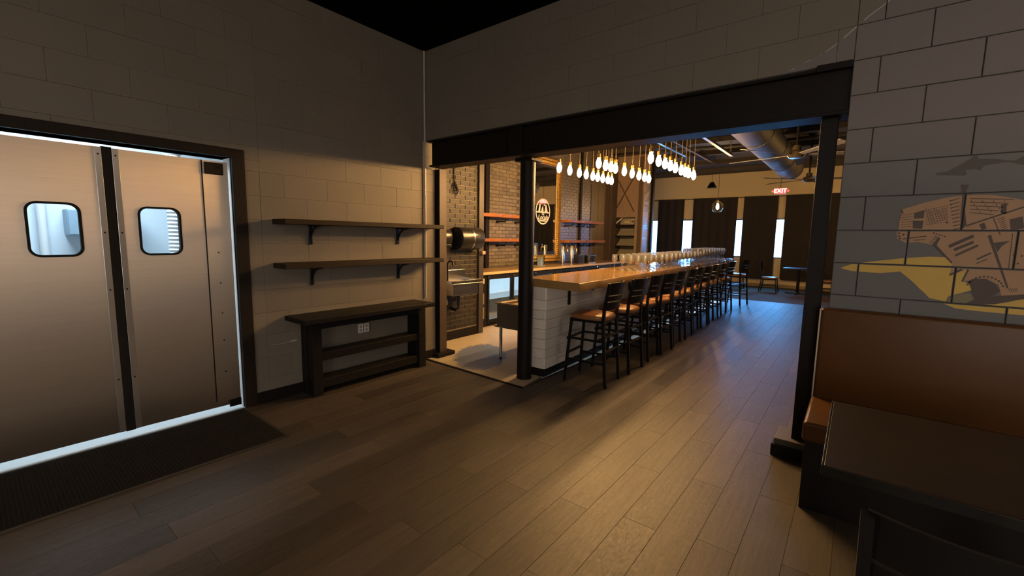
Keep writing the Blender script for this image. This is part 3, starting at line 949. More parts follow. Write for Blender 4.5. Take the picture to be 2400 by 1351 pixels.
# ================================================================== BAR
BA = math.atan(0.036)
bar = thing('bar_counter', 'long bar with thick glossy wooden top and white plank front', 'bar', (-2.11, 3.75, 0), BA)
LB = 8.24
bar_top = mat('bar_top', (0.42, 0.255, 0.10), (0.22, 0.125, 0.045), 3.5, 0.16, stretch=(7, 0.8, 1), coat=0.6, rough2=0.22)
mb = MB()
n = 60
for i in range(n + 1):
    y = LB * i / n
    w = 0.008 * math.sin(i * 2.1) + 0.006 * math.sin(i * 5.3)
    xa, xb = w, -0.76
    y2 = y + (0.12 if i == 0 else 0)
    mb.v += [(xa, y, 0.985), (xa + 0.006, y, 1.02), (xa - 0.004, y, 1.064), (xa - 0.012, y, 1.07), (xb, y2, 1.07), (xb, y2, 0.985)]
for i in range(n):
    for k in range(6):
        k2 = (k + 1) % 6
        mb.f.append((i * 6 + k, i * 6 + k2, (i + 1) * 6 + k2, (i + 1) * 6 + k))
mb.f.append((0, 1, 2, 3, 4, 5)); mb.f.append(tuple(n * 6 + k for k in range(6))[::-1])
obj('bar_top', mb, bar_top, bar, smooth=35, local=True)
obj('core', MB().box(-0.455, -0.64, 0.105, LB - 0.1, 0.09, 0.985), mat('plank_gap', (0.05, 0.045, 0.04), rough=0.8), bar, local=True)
obj('kick_board', MB().box(-0.452, -0.645, 0.10, LB - 0.1, 0.0, 0.09), black_paint, bar, local=True, bevel=0.003)
zs = [0.092, 0.205, 0.31, 0.42, 0.53, 0.635, 0.735, 0.845, 0.985]
for i in range(8):
    z0, z1 = zs[i] + 0.0015, zs[i + 1] - 0.0015
    obj('end_plank', MB().box(-0.45, -0.645, 0.085, 0.105, z0, z1), white_plank, bar, local=True, bevel=0.002, segs=1)
    y = 0.087
    k = 0
    while y < LB - 0.1:
        L = [1.9, 1.2, 2.3, 1.5][(i + k) % 4] if k else [0.75, 1.6, 1.1, 2.0][i % 4]
        y1 = min(y + L, LB - 0.1)
        obj('front_plank', MB().box(-0.455, -0.436, y + 0.0015, y1 - 0.0015, z0, z1), white_plank, bar, local=True, bevel=0.002, segs=1)
        y = y1
        k += 1
for y in (0.55, 2.4, 4.3, 6.2):
    obj('bracket', MB().box(-0.43, -0.12, y, y + 0.035, 0.945, 0.985).box(-0.435, -0.415, y, y + 0.035, 0.75, 0.985), black_metal, bar, local=True)

# ---- bar stools
def slat_curve(z0, z1, x, hw, bow, th, n=10):
    """curved back slat spanning Y -hw..hw; bows towards +X in the middle"""
    mb = MB()
    for i in range(n + 1):
        t_ = -1 + 2 * i / n
        y = hw * t_
        xx = x + bow * (1 - t_ * t_)
        nx = 2 * bow * t_ / hw
        l = math.hypot(1, nx)
        dx, dy = th / 2 / l, th / 2 * nx / l
        lean0, lean1 = (z0 - 0.8) * 0.16, (z1 - 0.8) * 0.16
        mb.v += [(xx - dx + lean0, y - dy, z0), (xx + dx + lean0, y + dy, z0), (xx + dx + lean1, y + dy, z1), (xx - dx + lean1, y - dy, z1)]
    for i in range(n):
        for k in range(4):
            k2 = (k + 1) % 4
            mb.f.append((i * 4 + k, i * 4 + k2, (i + 1) * 4 + k2, (i + 1) * 4 + k))
    mb.f.append((0, 1, 2, 3)); mb.f.append(tuple(n * 4 + k for k in range(4))[::-1])
    return mb
def cushion_mesh(hx, hy, z0, z1, n=20, pw=3.2):
    mb = MB()
    rows = [(0.97, z0), (1.0, z0 + (z1 - z0) * 0.3), (1.0, z0 + (z1 - z0) * 0.55), (0.95, z0 + (z1 - z0) * 0.8), (0.82, z0 + (z1 - z0) * 0.95), (0.5, z1 + 0.006), (0.0, z1 + 0.009)]
    for s_, z in rows:
        for k in range(n):
            a = 2 * math.pi * k / n
            c, s2 = math.cos(a), math.sin(a)
            mb.v.append((hx * s_ * math.copysign(abs(c) ** (2 / pw), c), hy * s_ * math.copysign(abs(s2) ** (2 / pw), s2), z))
    for i in range(len(rows) - 1):
        for k in range(n):
            k2 = (k + 1) % n
            mb.f.append((i * n + k, i * n + k2, (i + 1) * n + k2, (i + 1) * n + k))
    mb.f.append(tuple(range(n))[::-1])
    return mb
def make_seat(name, label, cat, seat_z, back_z, foot, group, loc):
    """chair or stool, front towards -X"""
    t = thing(name, label, cat, loc, 0, group)
    obj('seat', cushion_mesh(0.215, 0.205, seat_z - 0.062, seat_z - 0.008), seat_vinyl, t, smooth=50, local=True)
    obj('seat_frame', MB().box(-0.19, 0.19, -0.18, 0.18, seat_z - 0.095, seat_z - 0.062), black_metal, t, bevel=0.006, local=True)
    for s_ in (-1, 1):
        obj('leg', MB().bar((-0.175, 0.165 * s_, seat_z - 0.09), (-0.225, 0.195 * s_, 0.0), 0.028, 0.028, (1, 0, 0)), black_metal, t, local=True, bevel=0.004, segs=1)
        b = MB()
        k = (back_z - 0.8) * 0.16
        P = [(0.235, 0.195 * s_, 0.0), (0.185, 0.185 * s_, seat_z - 0.1), (0.19, 0.185 * s_, seat_z + 0.06), (0.19 + (back_z - seat_z - 0.06) * 0.2, 0.195 * s_, back_z)]
        for p, q in zip(P[:-1], P[1:]): b.bar(p, q, 0.026, 0.03, (1, 0, 0))
        obj('leg', b, black_metal, t, local=True)
    dz = back_z - 1.07
    sl = [(0.955, 1.075), (0.893, 0.943), (0.80, 0.881)]
    for (a, c) in sl:
        m_ = slat_curve(a, c, 0.205, 0.195, 0.045, 0.012)
        m_.v = [(x_, y_, z_ + dz) for x_, y_, z_ in m_.v]
        obj('back_slat', m_, black_metal, t, smooth=50, local=True)
    for (za, zb) in foot:
        for s_ in (-1, 1):
            obj('stretcher', MB().bar((-0.205, 0.18 * s_, za), (0.205, 0.185 * s_, za), 0.018, 0.022), black_metal, t, local=True)
        obj('stretcher', MB().bar((-0.21, -0.18, zb), (-0.21, 0.18, zb), 0.02, 0.022), black_metal, t, local=True)
        obj('stretcher', MB().bar((0.208, -0.185, zb + 0.06), (0.208, 0.185, zb + 0.06), 0.018, 0.02), black_metal, t, local=True)
    return t
farY = [4.33, 4.95, 5.57, 6.02, 6.55, 7.12, 7.65, 8.18, 8.75, 9.38, 10.3, 11.62]
words = ['second', 'third', 'fourth', 'fifth', 'sixth', 'seventh', 'eighth', 'ninth', 'tenth', 'eleventh']
G_ST = 'bar stools along the bar'
stool = None
for i, fy in enumerate(farY):
    y = fy - 0.21
    x_ = -2.11 - 0.036 * (y - 3.75) + 0.02 + [-.04, -.01, -.02, .02, 0, .02, -.01, .01, 0, .02, .03, .13][i]
    rz = BA + [0.05, -0.03, 0.02, -0.06, 0.03, 0, 0.05, -0.04, 0.02, 0.04, -0.1, -0.25][i]
    lab = ('black slat-back bar stool with brown seat nearest the round column' if i == 0 else
           ('black slat-back bar stool at the far end of the bar' if i == len(farY) - 1 else
            'black slat-back bar stool with brown seat, %s from the near end' % words[i - 1]))
    if stool is None:
        stool = make_seat('bar_stool', lab, 'stool', 0.745, 1.07, [(0.47, 0.30), (0.24, 0.46)], G_ST, (x_, y, 0))
        stool.rotation_euler[2] = rz
    else:
        dup(stool, (x_, y, 0), rz, lab)

# ---- stemmed glasses massed on the bar
def bar_pt(u, v):
    return (-2.11 + u * math.cos(BA) - v * math.sin(BA), 3.75 + u * math.sin(BA) + v * math.cos(BA))
def glass_mesh(name, h, r):
    pr = [(0.033, 0.0), (0.033, 0.004), (0.006, 0.010), (0.004, h * 0.40), (0.012, h * 0.45), (r * 0.85, h * 0.58), (r, h * 0.72), (r * 0.86, h),
          (r * 0.82, h), (r * 0.95, h * 0.72), (r * 0.8, h * 0.59), (0.004, h * 0.47)]
    return MB().lathe(0, 0, pr, 10).mesh(name, glass('stemware_glass', (0.98, 0.98, 0.98), 0.12, 1.9, 0.10), 60)
g1, g2 = glass_mesh('wine_glass', 0.22, 0.042), glass_mesh('wine_glass', 0.262, 0.045)
for row in range(46):
    v = 2.05 + row * 0.121
    for k in range(4):
        u = -0.17 - k * 0.115 + (0.05 if row % 2 else 0) + random.uniform(-0.008, 0.008)
        p = bar_pt(u, v + random.uniform(-0.01, 0.01))
        tall = v > 5.55
        o = link('wine_glass', g2 if tall else g1, None, (p[0], p[1], 1.0702), random.uniform(0, 6))
        tag(o, 'taller clear stemmed glass grouped at the far end of the bar top' if tall else 'clear stemmed glass in the rows on the bar top', 'glass',
            'tall stemmed glasses on the far end of the bar' if tall else 'stemmed glasses in rows on the bar')

# ---- pendant bulbs, three rows of nine
def make_pendant(label, group, x_, y, z, top):
    t = thing('pendant_bulb', label, 'pendant light', (x_, y, z), 0, group)
    pr = [(0.0, -0.075), (0.012, -0.072), (0.026, -0.052), (0.032, -0.025), (0.030, 0.0), (0.02, 0.028), (0.013, 0.045), (0.013, 0.05)]
    obj('bulb', MB().lathe(0, 0, pr, 12), bulb_mat, t, smooth=80, local=True)
    obj('socket', MB().lathe(0, 0, [(0.017, 0.045), (0.022, 0.05), (0.022, 0.095), (0.012, 0.105), (0.006, 0.11)], 12), brass, t, smooth=40, local=True)
    obj('cord', MB().tube([(0, 0, 0.105), (0, 0, top - z + 0.012)], 0.004, 6), cord_black, t, local=True)
    return t
rows = [('row nearest the mirror', 'pendant bulbs of the row nearest the mirror', [(1321, 390), (1338.6, 397), (1357, 403), (1374, 407), (1388, 411), (1398, 414), (1410, 417), (1422, 420), (1433, 422)]),
        ('middle row', 'pendant bulbs of the middle row', [(1408, 380), (1425, 385), (1437, 389), (1449, 392), (1463, 399), (1478, 405), (1493, 410), (1505, 414), (1517, 417)]),
        ('row above the stools', 'pendant bulbs of the row above the stools', [(1529.6, 367), (1543.7, 375), (1560, 381), (1574, 386), (1585, 391), (1594.7, 397), (1604, 401), (1614, 404), (1623, 409)])]
pend = None
ZB = 2.42
RX = []
for lab, grp, pts in rows:
    P3 = [CAM + ray(px, py) * ((ZB - CAM.z) / ray(px, py).z) for px, py in pts]
    xm = sum(p.x for p in P3) / len(P3)
    RX.append(xm)
    for k, p in enumerate(P3):
        p.x = xm
        lab_k = 'bare glowing bulb on a cord, %s from the near end, %s' % (['first', 'second', 'third', 'fourth', 'fifth', 'sixth', 'seventh', 'eighth', 'ninth'][k], lab)
        if pend is None: pend = make_pendant(lab_k, grp, p.x, p.y, ZB, 3.50)
        else: dup(pend, (p.x, p.y, ZB), None, lab_k, grp)
for i, xr in enumerate(RX):
    st = solo('pendant_rail', MB().box(xr - 0.025, xr + 0.025, 4.2, 7.1, 3.50, 3.54).box(xr - 0.012, xr + 0.012, 4.4, 4.42, 3.54, 3.78).box(xr - 0.012, xr + 0.012, 6.7, 6.72, 3.54, 3.78),
              strut_metal, ['grey ceiling rail carrying the pendant row nearest the mirror', 'grey ceiling rail carrying the middle pendant row', 'grey ceiling rail carrying the pendant row above the stools'][i], 'rail', (xr, 5.6, 3.5))

# ================================================================== BACK BAR
bc = thing('back_counter', 'long wooden back bar counter with pale front edge', 'counter', (-5.05, 8.2, 0.88))
obj('top', MB().box(XBB + 0.022, -4.765, 5.04, 11.1, 0.89, 0.93), mat('counter_wood', (0.36, 0.24, 0.12), (0.22, 0.14, 0.07), 4, 0.3, stretch=(8, 0.8, 1)), bc, bevel=0.003)
obj('front_edge', MB().box(-4.765, -4.742, 5.04, 11.1, 0.885, 0.93), mat('edge_wood', (0.62, 0.46, 0.24), (0.5, 0.36, 0.18), 6, 0.35), bc, bevel=0.003)
led = emit('cooler_led', (0.62, 0.86, 1.0), 45.0)
cool_in = mat('cooler_inside', (0.7, 0.78, 0.82), rough=0.5)
def cooler(label, y0, y1, doors, grille):
    t = thing('bottle_cooler', label, 'cooler', (-5.05, (y0 + y1) / 2, 0))
    X1 = -4.80
    obj('body', MB().box(XBB + 0.022, XBB + 0.03, y0, y1, 0.06, 0.88).box(XBB + 0.03, X1, y0, y0 + 0.02, 0.06, 0.88).box(XBB + 0.03, X1, y1 - 0.02, y1, 0.06, 0.88)
        .box(XBB + 0.03, X1, y0 + 0.02, y1 - 0.02, 0.06, 0.10).box(XBB + 0.03, X1, y0 + 0.02, y1 - 0.02, 0.85, 0.88), black_plastic, t)
    obj('plinth', MB().box(XBB + 0.05, X1 - 0.02, y0 + 0.02, y1 - 0.02, 0.0, 0.06), black_plastic, t)
    ys = y0 + 0.02
    if grille:
        gp = obj('grille_panel', MB().box(X1 - 0.02, X1 + 0.012, y0, y0 + grille, 0.05, 0.87), black_plastic, t, bevel=0.003)
        for (za, zb) in ((0.15, 0.335), (0.40, 0.58)):
            for yy in (y0 + grille * 0.25, y0 + grille * 0.66):
                z = za
                while z < zb:
                    obj('vent', MB().box(X1 + 0.012, X1 + 0.014, yy - 0.032, yy + 0.032, z, z + 0.0075), sticker, gp)
                    z += 0.0165
        for yy in (y0 + grille * 0.30, y0 + grille * 0.45):
            obj('display', MB().box(X1 + 0.012, X1 + 0.015, yy - 0.014, yy + 0.014, 0.355, 0.378), emit('red_led', (1, 0.05, 0.06), 6.0), gp)
        obj('rating_label', MB().box(X1 + 0.012, X1 + 0.014, y0 + grille * 0.45, y0 + grille * 0.8, 0.74, 0.82), sticker, gp)
        ys = y0 + grille
    n = doors
    w = (y1 - 0.0 - ys) / n
    obj('lining', MB().box(XBB + 0.03, XBB + 0.05, ys, y1 - 0.02, 0.10, 0.85).box(XBB + 0.05, X1 - 0.03, ys, y1 - 0.02, 0.10, 0.11), cool_in, t)
    obj('rack', MB().box(XBB + 0.06, X1 - 0.05, ys, y1 - 0.03, 0.44, 0.45), strut_metal, t)
    obj('light_strip', MB().box(X1 - 0.07, X1 - 0.03, ys + 0.02, y1 - 0.04, 0.835, 0.848), led, t)
    for i in range(n):
        a, b = ys + i * w + 0.004, ys + (i + 1) * w - 0.004
        f = 0.042
        d = obj('door', MB().box(X1, X1 + 0.03, a, b, 0.055, 0.12).box(X1, X1 + 0.03, a, b, 0.80, 0.87).box(X1, X1 + 0.03, a, a + f, 0.12, 0.80).box(X1, X1 + 0.03, b - f, b, 0.12, 0.80), black_plastic, t)
        obj('pane', MB().add([(X1 + 0.018, a + f, 0.12), (X1 + 0.018, b - f, 0.12), (X1 + 0.018, b - f, 0.80), (X1 + 0.018, a + f, 0.80)], [(0, 1, 2, 3)]), clear_glass, d, fix=False)
        obj('handle', MB().box(X1 + 0.03, X1 + 0.05, b - 0.03, b - 0.012, 0.45, 0.75), black_metal, d)
        obj('lock', MB().tube([(X1 + 0.029, a + 0.03, 0.84), (X1 + 0.04, a + 0.03, 0.84)], 0.012, 8), silver_trim, d)
    return t
cooler('black glass-door bottle cooler with vent grille beside the brick wall', 5.10, 7.40, 3, 0.29)
cooler('black glass-door bottle cooler at the far end of the back bar', 9.30, 11.05, 3, 0)
kt = thing('keg_cooler', 'black solid-door keg cooler under the beer taps', 'cooler', (-5.05, 8.35, 0))
obj('body', MB().box(XBB + 0.01, -4.81, 7.42, 9.28, 0.0, 0.88), black_plastic, kt, bevel=0.004)
for i in range(3):
    a = 7.44 + i * 0.61
    d = obj('door', MB().box(-4.81, -4.785, a, a + 0.60, 0.06, 0.86), mat('keg_door', (0.02, 0.022, 0.027), rough=0.25), kt, bevel=0.004)
    obj('handle', MB().box(-4.785, -4.765, a + 0.35, a + 0.55, 0.80, 0.83), black_metal, d)

# ---- beer towers and small things on the counter
def tower(label, y):
    t = thing('beer_tower', label, 'beer tap', (-5.02, y, 0.93), 0, 'beer towers on the back bar')
    obj('column', MB().lathe(0, 0, [(0.065, 0.0), (0.065, 0.012), (0.042, 0.02), (0.040, 0.40), (0.03, 0.415), (0.0, 0.415)], 18), stainless_smooth, t, smooth=40, local=True)
    fct = obj('faucet', MB().tube([(0.03, 0, 0.36), (0.10, 0, 0.36), (0.12, 0, 0.33), (0.122, 0, 0.27)], [0.018, 0.014, 0.012, 0.01], 10), brass, t, smooth=60, local=True)
    obj('tap_lever', MB().tube([(0.09, 0, 0.37), (0.105, 0, 0.43)], [0.008, 0.014], 8), stainless_smooth, fct, smooth=60, local=True)
    return t
tower('chrome beer tower in front of the mirror frame', 8.12)
tower('chrome beer tower beside the black box on the counter', 8.50)
solo('black_box', MB().box(-5.22, -4.98, 8.75, 9.02, 0.93, 1.13), black_plastic, 'small black appliance beside the beer towers', 'appliance', (-5.1, 8.88, 0.93), bevel=0.006)
nh = thing('napkin_caddy', 'pale metal caddy on the counter right of the black appliance', 'caddy', (-5.0, 9.25, 0.93))
obj('tray', MB().box(-5.1, -4.9, 9.10, 9.42, 0.93, 0.945), stainless_smooth, nh)
obj('side', MB().box(-5.1, -4.9, 9.10, 9.115, 0.945, 1.10).box(-5.1, -4.9, 9.405, 9.42, 0.945, 1.10), stainless_smooth, nh)
obj('top', MB().box(-5.1, -4.9, 9.10, 9.42, 1.10, 1.112), stainless_smooth, nh)
tb = thing('glass_tub', 'clear square tub on the counter in front of the mirror', 'tub', (-5.12, 7.42, 0.93))
tm = MB().box(-5.2, -5.04, 7.32, 7.50, 0.93, 0.936)
obj('base', tm, white_plastic, tb)
obj('wall', MB().lathe(-5.12, 7.41, [(0.10, 0.936), (0.12, 1.14), (0.115, 1.14), (0.095, 0.94)], 4), glass('tub_glass', (0.8, 0.88, 0.95), 0.1), tb)
obj('contents', MB().box(-5.17, -5.07, 7.36, 7.46, 0.94, 1.08), white_plastic, tb)

# ---- mirror with gilt frame and the painted logo
mr = thing('wall_mirror', 'tall mirror in an ornate gold frame with a white oval logo', 'mirror', (XBB + 0.02, 7.85, 0.98))
Y0, Y1, Z0, Z1 = 7.20, 8.52, 0.985, 3.21
fwid = 0.15
X = XBB + 0.004
obj('glass', MB().box(X, X + 0.02, Y0 + fwid - 0.01, Y1 - fwid + 0.01, Z0 + fwid - 0.01, Z1 - fwid + 0.01), mirror, mr)
def moulding(a, b, horiz):
    """frame side as a profile swept with ripples"""
    mb = MB()
    prof = [(0.0, 0.0), (0.045, 0.0), (0.06, 0.02), (0.045, 0.05), (0.075, 0.085), (0.06, 0.12), (0.035, 0.135), (0.03, 0.15), (0.0, 0.15)]
    L = b - a
    n = max(4, int(L / 0.022))
    for i in range(n + 1):
        s_ = a + L * i / n
        rp = 0.007 * math.sin(i * math.pi / 1.0 + 0.5 * math.pi) if 0 < i < n else 0
        for j, (d, w) in enumerate(prof):
            dd = d + (rp if 0 < j < len(prof) - 2 else 0)
            if horiz == 't': mb.v.append((X + dd, s_, Z1 - w))
            elif horiz == 'b': mb.v.append((X + dd, s_, Z0 + w))
            elif horiz == 'l': mb.v.append((X + dd, Y0 + w, s_))
            else: mb.v.append((X + dd, Y1 - w, s_))
    m_ = len(prof)
    for i in range(n):
        for j in range(m_):
            j2 = (j + 1) % m_
            mb.f.append((i * m_ + j, i * m_ + j2, (i + 1) * m_ + j2, (i + 1) * m_ + j))
    mb.f.append(tuple(range(m_))[::-1]); mb.f.append(tuple(n * m_ + j for j in range(m_)))
    return mb
for k_, (a, b) in {'t': (Y0, Y1), 'b': (Y0, Y1), 'l': (Z0 + 0.1, Z1 - 0.1), 'r': (Z0 + 0.1, Z1 - 0.1)}.items():
    obj('frame_side', moulding(a, b, k_), gold, mr, smooth=25)
logo_white = mat('logo_white', (0.85, 0.83, 0.72), (0.82, 0.8, 0.7), 4, 0.5)
XM = X + 0.0205
lm = MB()
cy, cz, R1, R0 = 7.845, 2.065, 0.275, 0.245
for k in range(48):
    a, b = 2 * math.pi * k / 48, 2 * math.pi * (k + 1) / 48
    lm.add([(XM, cy + R0 * math.cos(a), cz + R0 * math.sin(a)), (XM, cy + R1 * math.cos(a), cz + R1 * math.sin(a)),
            (XM, cy + R1 * math.cos(b), cz + R1 * math.sin(b)), (XM, cy + R0 * math.cos(b), cz + R0 * math.sin(b))], [(0, 1, 2, 3)])
lg = obj('logo_ring', lm, logo_white, mr, fix=False)
shapes = [[(-0.20, -0.005), (-0.17, 0.02), (-0.14, 0.15), (-0.09, 0.15), (-0.11, 0.0)],
          [(-0.07, 0.0), (-0.05, 0.06), (-0.01, 0.13), (0.01, 0.06), (0.02, 0.0)],
          [(0.02, 0.15), (0.06, 0.16), (0.07, 0.13), (0.03, 0.12)],
          [(0.06, 0.0), (0.085, 0.15), (0.13, 0.14), (0.17, 0.02), (0.18, -0.005)],
          [(-0.24, -0.03), (0.24, -0.03), (0.245, 0.0), (-0.245, 0.0)],
          [(-0.12, -0.21), (0.12, -0.21), (0.17, -0.19), (0.08, -0.18), (-0.08, -0.18), (-0.17, -0.19)]]
sm = MB()
for s_ in shapes:
    sm.add([(XM, cy + u, cz + v) for u, v in s_], [tuple(range(len(s_)))])
obj('logo_emblem', sm, logo_white, lg, fix=False)
def text_mesh(txt, size, shear=0.0, extrude=0.0, bold=0.0):
    cu = bpy.data.curves.new('lettering', 'FONT')
    cu.body = txt
    cu.size = size
    cu.shear = shear
    cu.extrude = extrude
    cu.offset = bold
    cu.align_x, cu.align_y = 'CENTER', 'CENTER'
    to = bpy.data.objects.new('lettering', cu)
    C.objects.link(to)
    dg = bpy.context.evaluated_depsgraph_get()
    me = bpy.data.meshes.new_from_object(to.evaluated_get(dg))
    bpy.data.objects.remove(to)
    return me
def letters(name, txt, size, m, parent, pos, basis, **kw):
    me = text_mesh(txt, size, **kw)
    ux, uy, un = basis
    me.transform(Matrix(((ux[0], uy[0], un[0], pos[0]), (ux[1], uy[1], un[1], pos[1]), (ux[2], uy[2], un[2], pos[2]), (0, 0, 0, 1))))
    me.transform(Matrix.Translation(-wloc(parent)))
    me.materials.clear()
    me.materials.append(m)
    return link(name, me, parent)
BX = ((0, 1, 0), (0, 0, 1), (1, 0, 0))
letters('lettering', 'THE', 0.055, logo_white, lg, (XM, cy, cz - 0.062), BX, bold=0.002)
letters('lettering', 'Locals', 0.15, logo_white, lg, (XM, cy, cz - 0.125), BX, shear=0.3, bold=0.004)

# ---- wooden shelves on the back bar wall
def live_shelf(label, y0, y1, zt):
    t = thing('bar_shelf', label, 'shelf', (XBB, (y0 + y1) / 2, zt), 0)
    mb = MB()
    n = 14
    for i in range(n + 1):
        y = y0 + (y1 - y0) * i / n
        w = 0.012 * math.sin(i * 1.9) + 0.008 * math.sin(i * 4.1)
        mb.v += [(XBB + 0.004, y, zt - 0.06), (XBB + 0.24 + w, y, zt - 0.055), (XBB + 0.25 + w, y, zt), (XBB + 0.004, y, zt)]
    for i in range(n):
        for k in range(4):
            k2 = (k + 1) % 4
            mb.f.append((i * 4 + k, i * 4 + k2, (i + 1) * 4 + k2, (i + 1) * 4 + k))
    mb.f.append((0, 1, 2, 3)); mb.f.append(tuple(n * 4 + k for k in range(4))[::-1])
    obj('board', mb, orange_wood, t)
    k = 0
    y = y0 + 0.18
    while y < y1 - 0.1:
        obj('pipe_bracket', MB().tube([(XBB + 0.003, y, zt - 0.13), (XBB + 0.2, y, zt - 0.13), (XBB + 0.22, y, zt - 0.11), (XBB + 0.22, y, zt - 0.058)], 0.012, 8)
            .tube([(XBB + 0.003, y, zt - 0.13), (XBB + 0.012, y, zt - 0.13)], 0.03, 10), black_metal, t, smooth=50)
        y += 0.55
        k += 1
live_shelf('upper orange wood shelf left of the mirror', 5.62, 7.0, 1.925)
live_shelf('lower orange wood shelf left of the mirror', 5.62, 7.0, 1.48)
live_shelf('upper orange wood shelf right of the mirror', 8.60, 10.25, 1.92)
live_shelf('lower orange wood shelf right of the mirror', 8.60, 10.35, 1.46)

# ---- things on the alcove shelves
solo('paper_roll', MB().tube([(-5.43, YC + 0.02, 1.915), (-5.22, YC + 0.02, 2.08)], 0.022, 12), white_plastic, 'white paper roll leaning in the top alcove shelf', 'paper roll', (-5.43, YC + 0.02, 1.915), smooth=50)
solo('carton', MB().box(-5.16, -4.88, YC + 0.03, YC + 0.2, 1.90, 1.95), grey_board, 'low pale carton on the top alcove shelf', 'carton', (-5.0, YC + 0.1, 1.90), bevel=0.004)
solo('carton', MB().box(-5.16, -5.0, YC + 0.05, YC + 0.18, 1.951, 2.0), sticker, 'tan carton stacked on the top alcove shelf', 'carton', (-5.08, YC + 0.1, 1.951), bevel=0.004)
solo('hook_handle', MB().tube([(-4.97, YC + 0.06, 1.951), (-4.97, YC + 0.06, 2.0), (-4.95, YC + 0.06, 2.03), (-4.92, YC + 0.06, 2.035), (-4.89, YC + 0.06, 2.01)], 0.012, 8),
     white_plastic, 'pale hooked handle on the top alcove shelf', 'handle', (-4.97, YC + 0.06, 1.95), smooth=50)
for i, z in enumerate((1.60, 1.32, 1.04)):
    o = solo('leaning_board', MB().add([(-5.38, YC + 0.05, z + 0.001), (-4.88, YC + 0.05, z + 0.001), (-4.88, YC + 0.30, z + 0.17), (-5.38, YC + 0.30, z + 0.17),
                                    (-5.38, YC + 0.06, z + 0.001), (-4.88, YC + 0.06, z + 0.001), (-4.88, YC + 0.31, z + 0.17), (-5.38, YC + 0.31, z + 0.17)],
                                   [(0, 1, 2, 3), (7, 6, 5, 4), (0, 4, 5, 1), (1, 5, 6, 2), (2, 6, 7, 3), (3, 7, 4, 0)]),
              grey_board, 'tilted pale display board on the %s alcove shelf' % ['second', 'third', 'lowest'][i], 'board', (-5.13, YC + 0.1, z))
solo('red_cloth', MB().lathe(-4.46, 10.6, [(0.06, 0.9), (0.07, 0.94), (0.05, 0.98), (0.0, 0.99)], 10), mat('red_cloth', (0.5, 0.03, 0.02), rough=0.7),
     'small red cloth behind the glasses', 'cloth', (-4.46, 10.6, 0.9), smooth=50)
solo('prep_stand', MB().box(-4.62, -4.30, 10.4, 10.8, 0, 0.9), stainless_smooth, 'steel stand behind the bar under the red cloth', 'stand', (-4.46, 10.6, 0), bevel=0.01)

# ---- hand sink, towel and soap dispensers on the brick return
sk = thing('hand_sink', 'steel hand sink mounted on the brick wall behind the bar', 'sink', (XS + 0.19, 4.33, 0.8))
SX1, SY0, SY1 = XS + 0.38, 4.03, 4.64
obj('basin', MB().box(XS + 0.002, SX1, SY0, SY1, 0.855, 0.87).box(XS + 0.06, SX1 - 0.04, SY0 + 0.06, SY1 - 0.06, 0.70, 0.855)
    .box(SX1 - 0.012, SX1, SY0, SY1, 0.87, 0.91).box(XS + 0.03, SX1, SY0, SY0 + 0.012, 0.87, 0.91).box(XS + 0.03, SX1, SY1 - 0.012, SY1, 0.87, 0.91), stainless_smooth, sk, bevel=0.004)
obj('backsplash', MB().box(XS + 0.002, XS + 0.03, SY0, SY1, 0.87, 1.03), stainless_smooth, sk, bevel=0.004)
obj('faucet', MB().tube([(XS + 0.06, 4.25, 0.87), (XS + 0.06, 4.25, 1.12), (XS + 0.09, 4.25, 1.16), (XS + 0.14, 4.25, 1.16), (XS + 0.17, 4.25, 1.13), (XS + 0.17, 4.25, 1.09)], 0.012, 8), black_metal, sk, smooth=60)
obj('drain_pipe', MB().tube([(XS + 0.2, 4.33, 0.70), (XS + 0.2, 4.33, 0.50), (XS + 0.14, 4.33, 0.46), (XS + 0.03, 4.33, 0.48)], 0.022, 10), black_plastic, sk, smooth=60)
obj('valve', MB().tube([(XS + 0.02, 4.2, 0.55), (XS + 0.1, 4.2, 0.55), (XS + 0.1, 4.2, 0.62)], 0.012, 8), stainless_smooth, sk, smooth=60)
sd = thing('paper_towel_dispenser', 'round-shouldered black paper towel dispenser on the brick wall', 'dispenser', (XS + 0.11, 4.65, 1.28))
prof = []
for k in range(15):
    a = math.pi * k / 14
    prof.append((0.0 + 0.13 * math.sin(a) + 0.10 * (1 if 0 < k < 14 else 0), 1.47 + 0.17 * math.cos(a)))
prof2 = [(XS + 0.002, 1.64)] + [(XS + 0.10 + 0.13 * math.sin(math.pi * k / 12), 1.48 + 0.16 * math.cos(math.pi * k / 12)) for k in range(13)] + [(XS + 0.002, 1.31)]
obj('housing', MB().prism(prof2, 'y', 4.40, 4.86), black_plastic, sd, smooth=35, bevel=0.012)
obj('chrome_band', MB().prism([(u + 0.003, v) for u, v in prof2[1:-1]] + [(XS + 0.1, 1.325), (XS + 0.1, 1.63)], 'y', 4.62, 4.65), stainless_smooth, sd, smooth=35)
sp_ = thing('soap_dispenser', 'small black soap dispenser left of the towel dispenser', 'dispenser', (XS + 0.06, 4.22, 1.34))
prof3 = [(XS + 0.002, 1.60)] + [(XS + 0.05 + 0.07 * math.sin(math.pi * k / 10), 1.49 + 0.11 * math.cos(math.pi * k / 10)) for k in range(11)] + [(XS + 0.002, 1.38)]
obj('housing', MB().prism(prof3, 'y', 4.14, 4.30), black_plastic, sp_, smooth=35, bevel=0.01)
obj('push_bar', MB().box(XS + 0.06, XS + 0.13, 4.17, 4.27, 1.355, 1.40), black_metal, sp_, bevel=0.006)
solo('socket_box', MB().box(XS + 0.036, XS + 0.09, 4.95, 5.02, 1.24, 1.29), mat('copper_box', (0.5, 0.3, 0.18), rough=0.5), 'small tan socket box on the brick wall corner', 'socket box', (XS + 0.06, 4.98, 1.24), bevel=0.004)
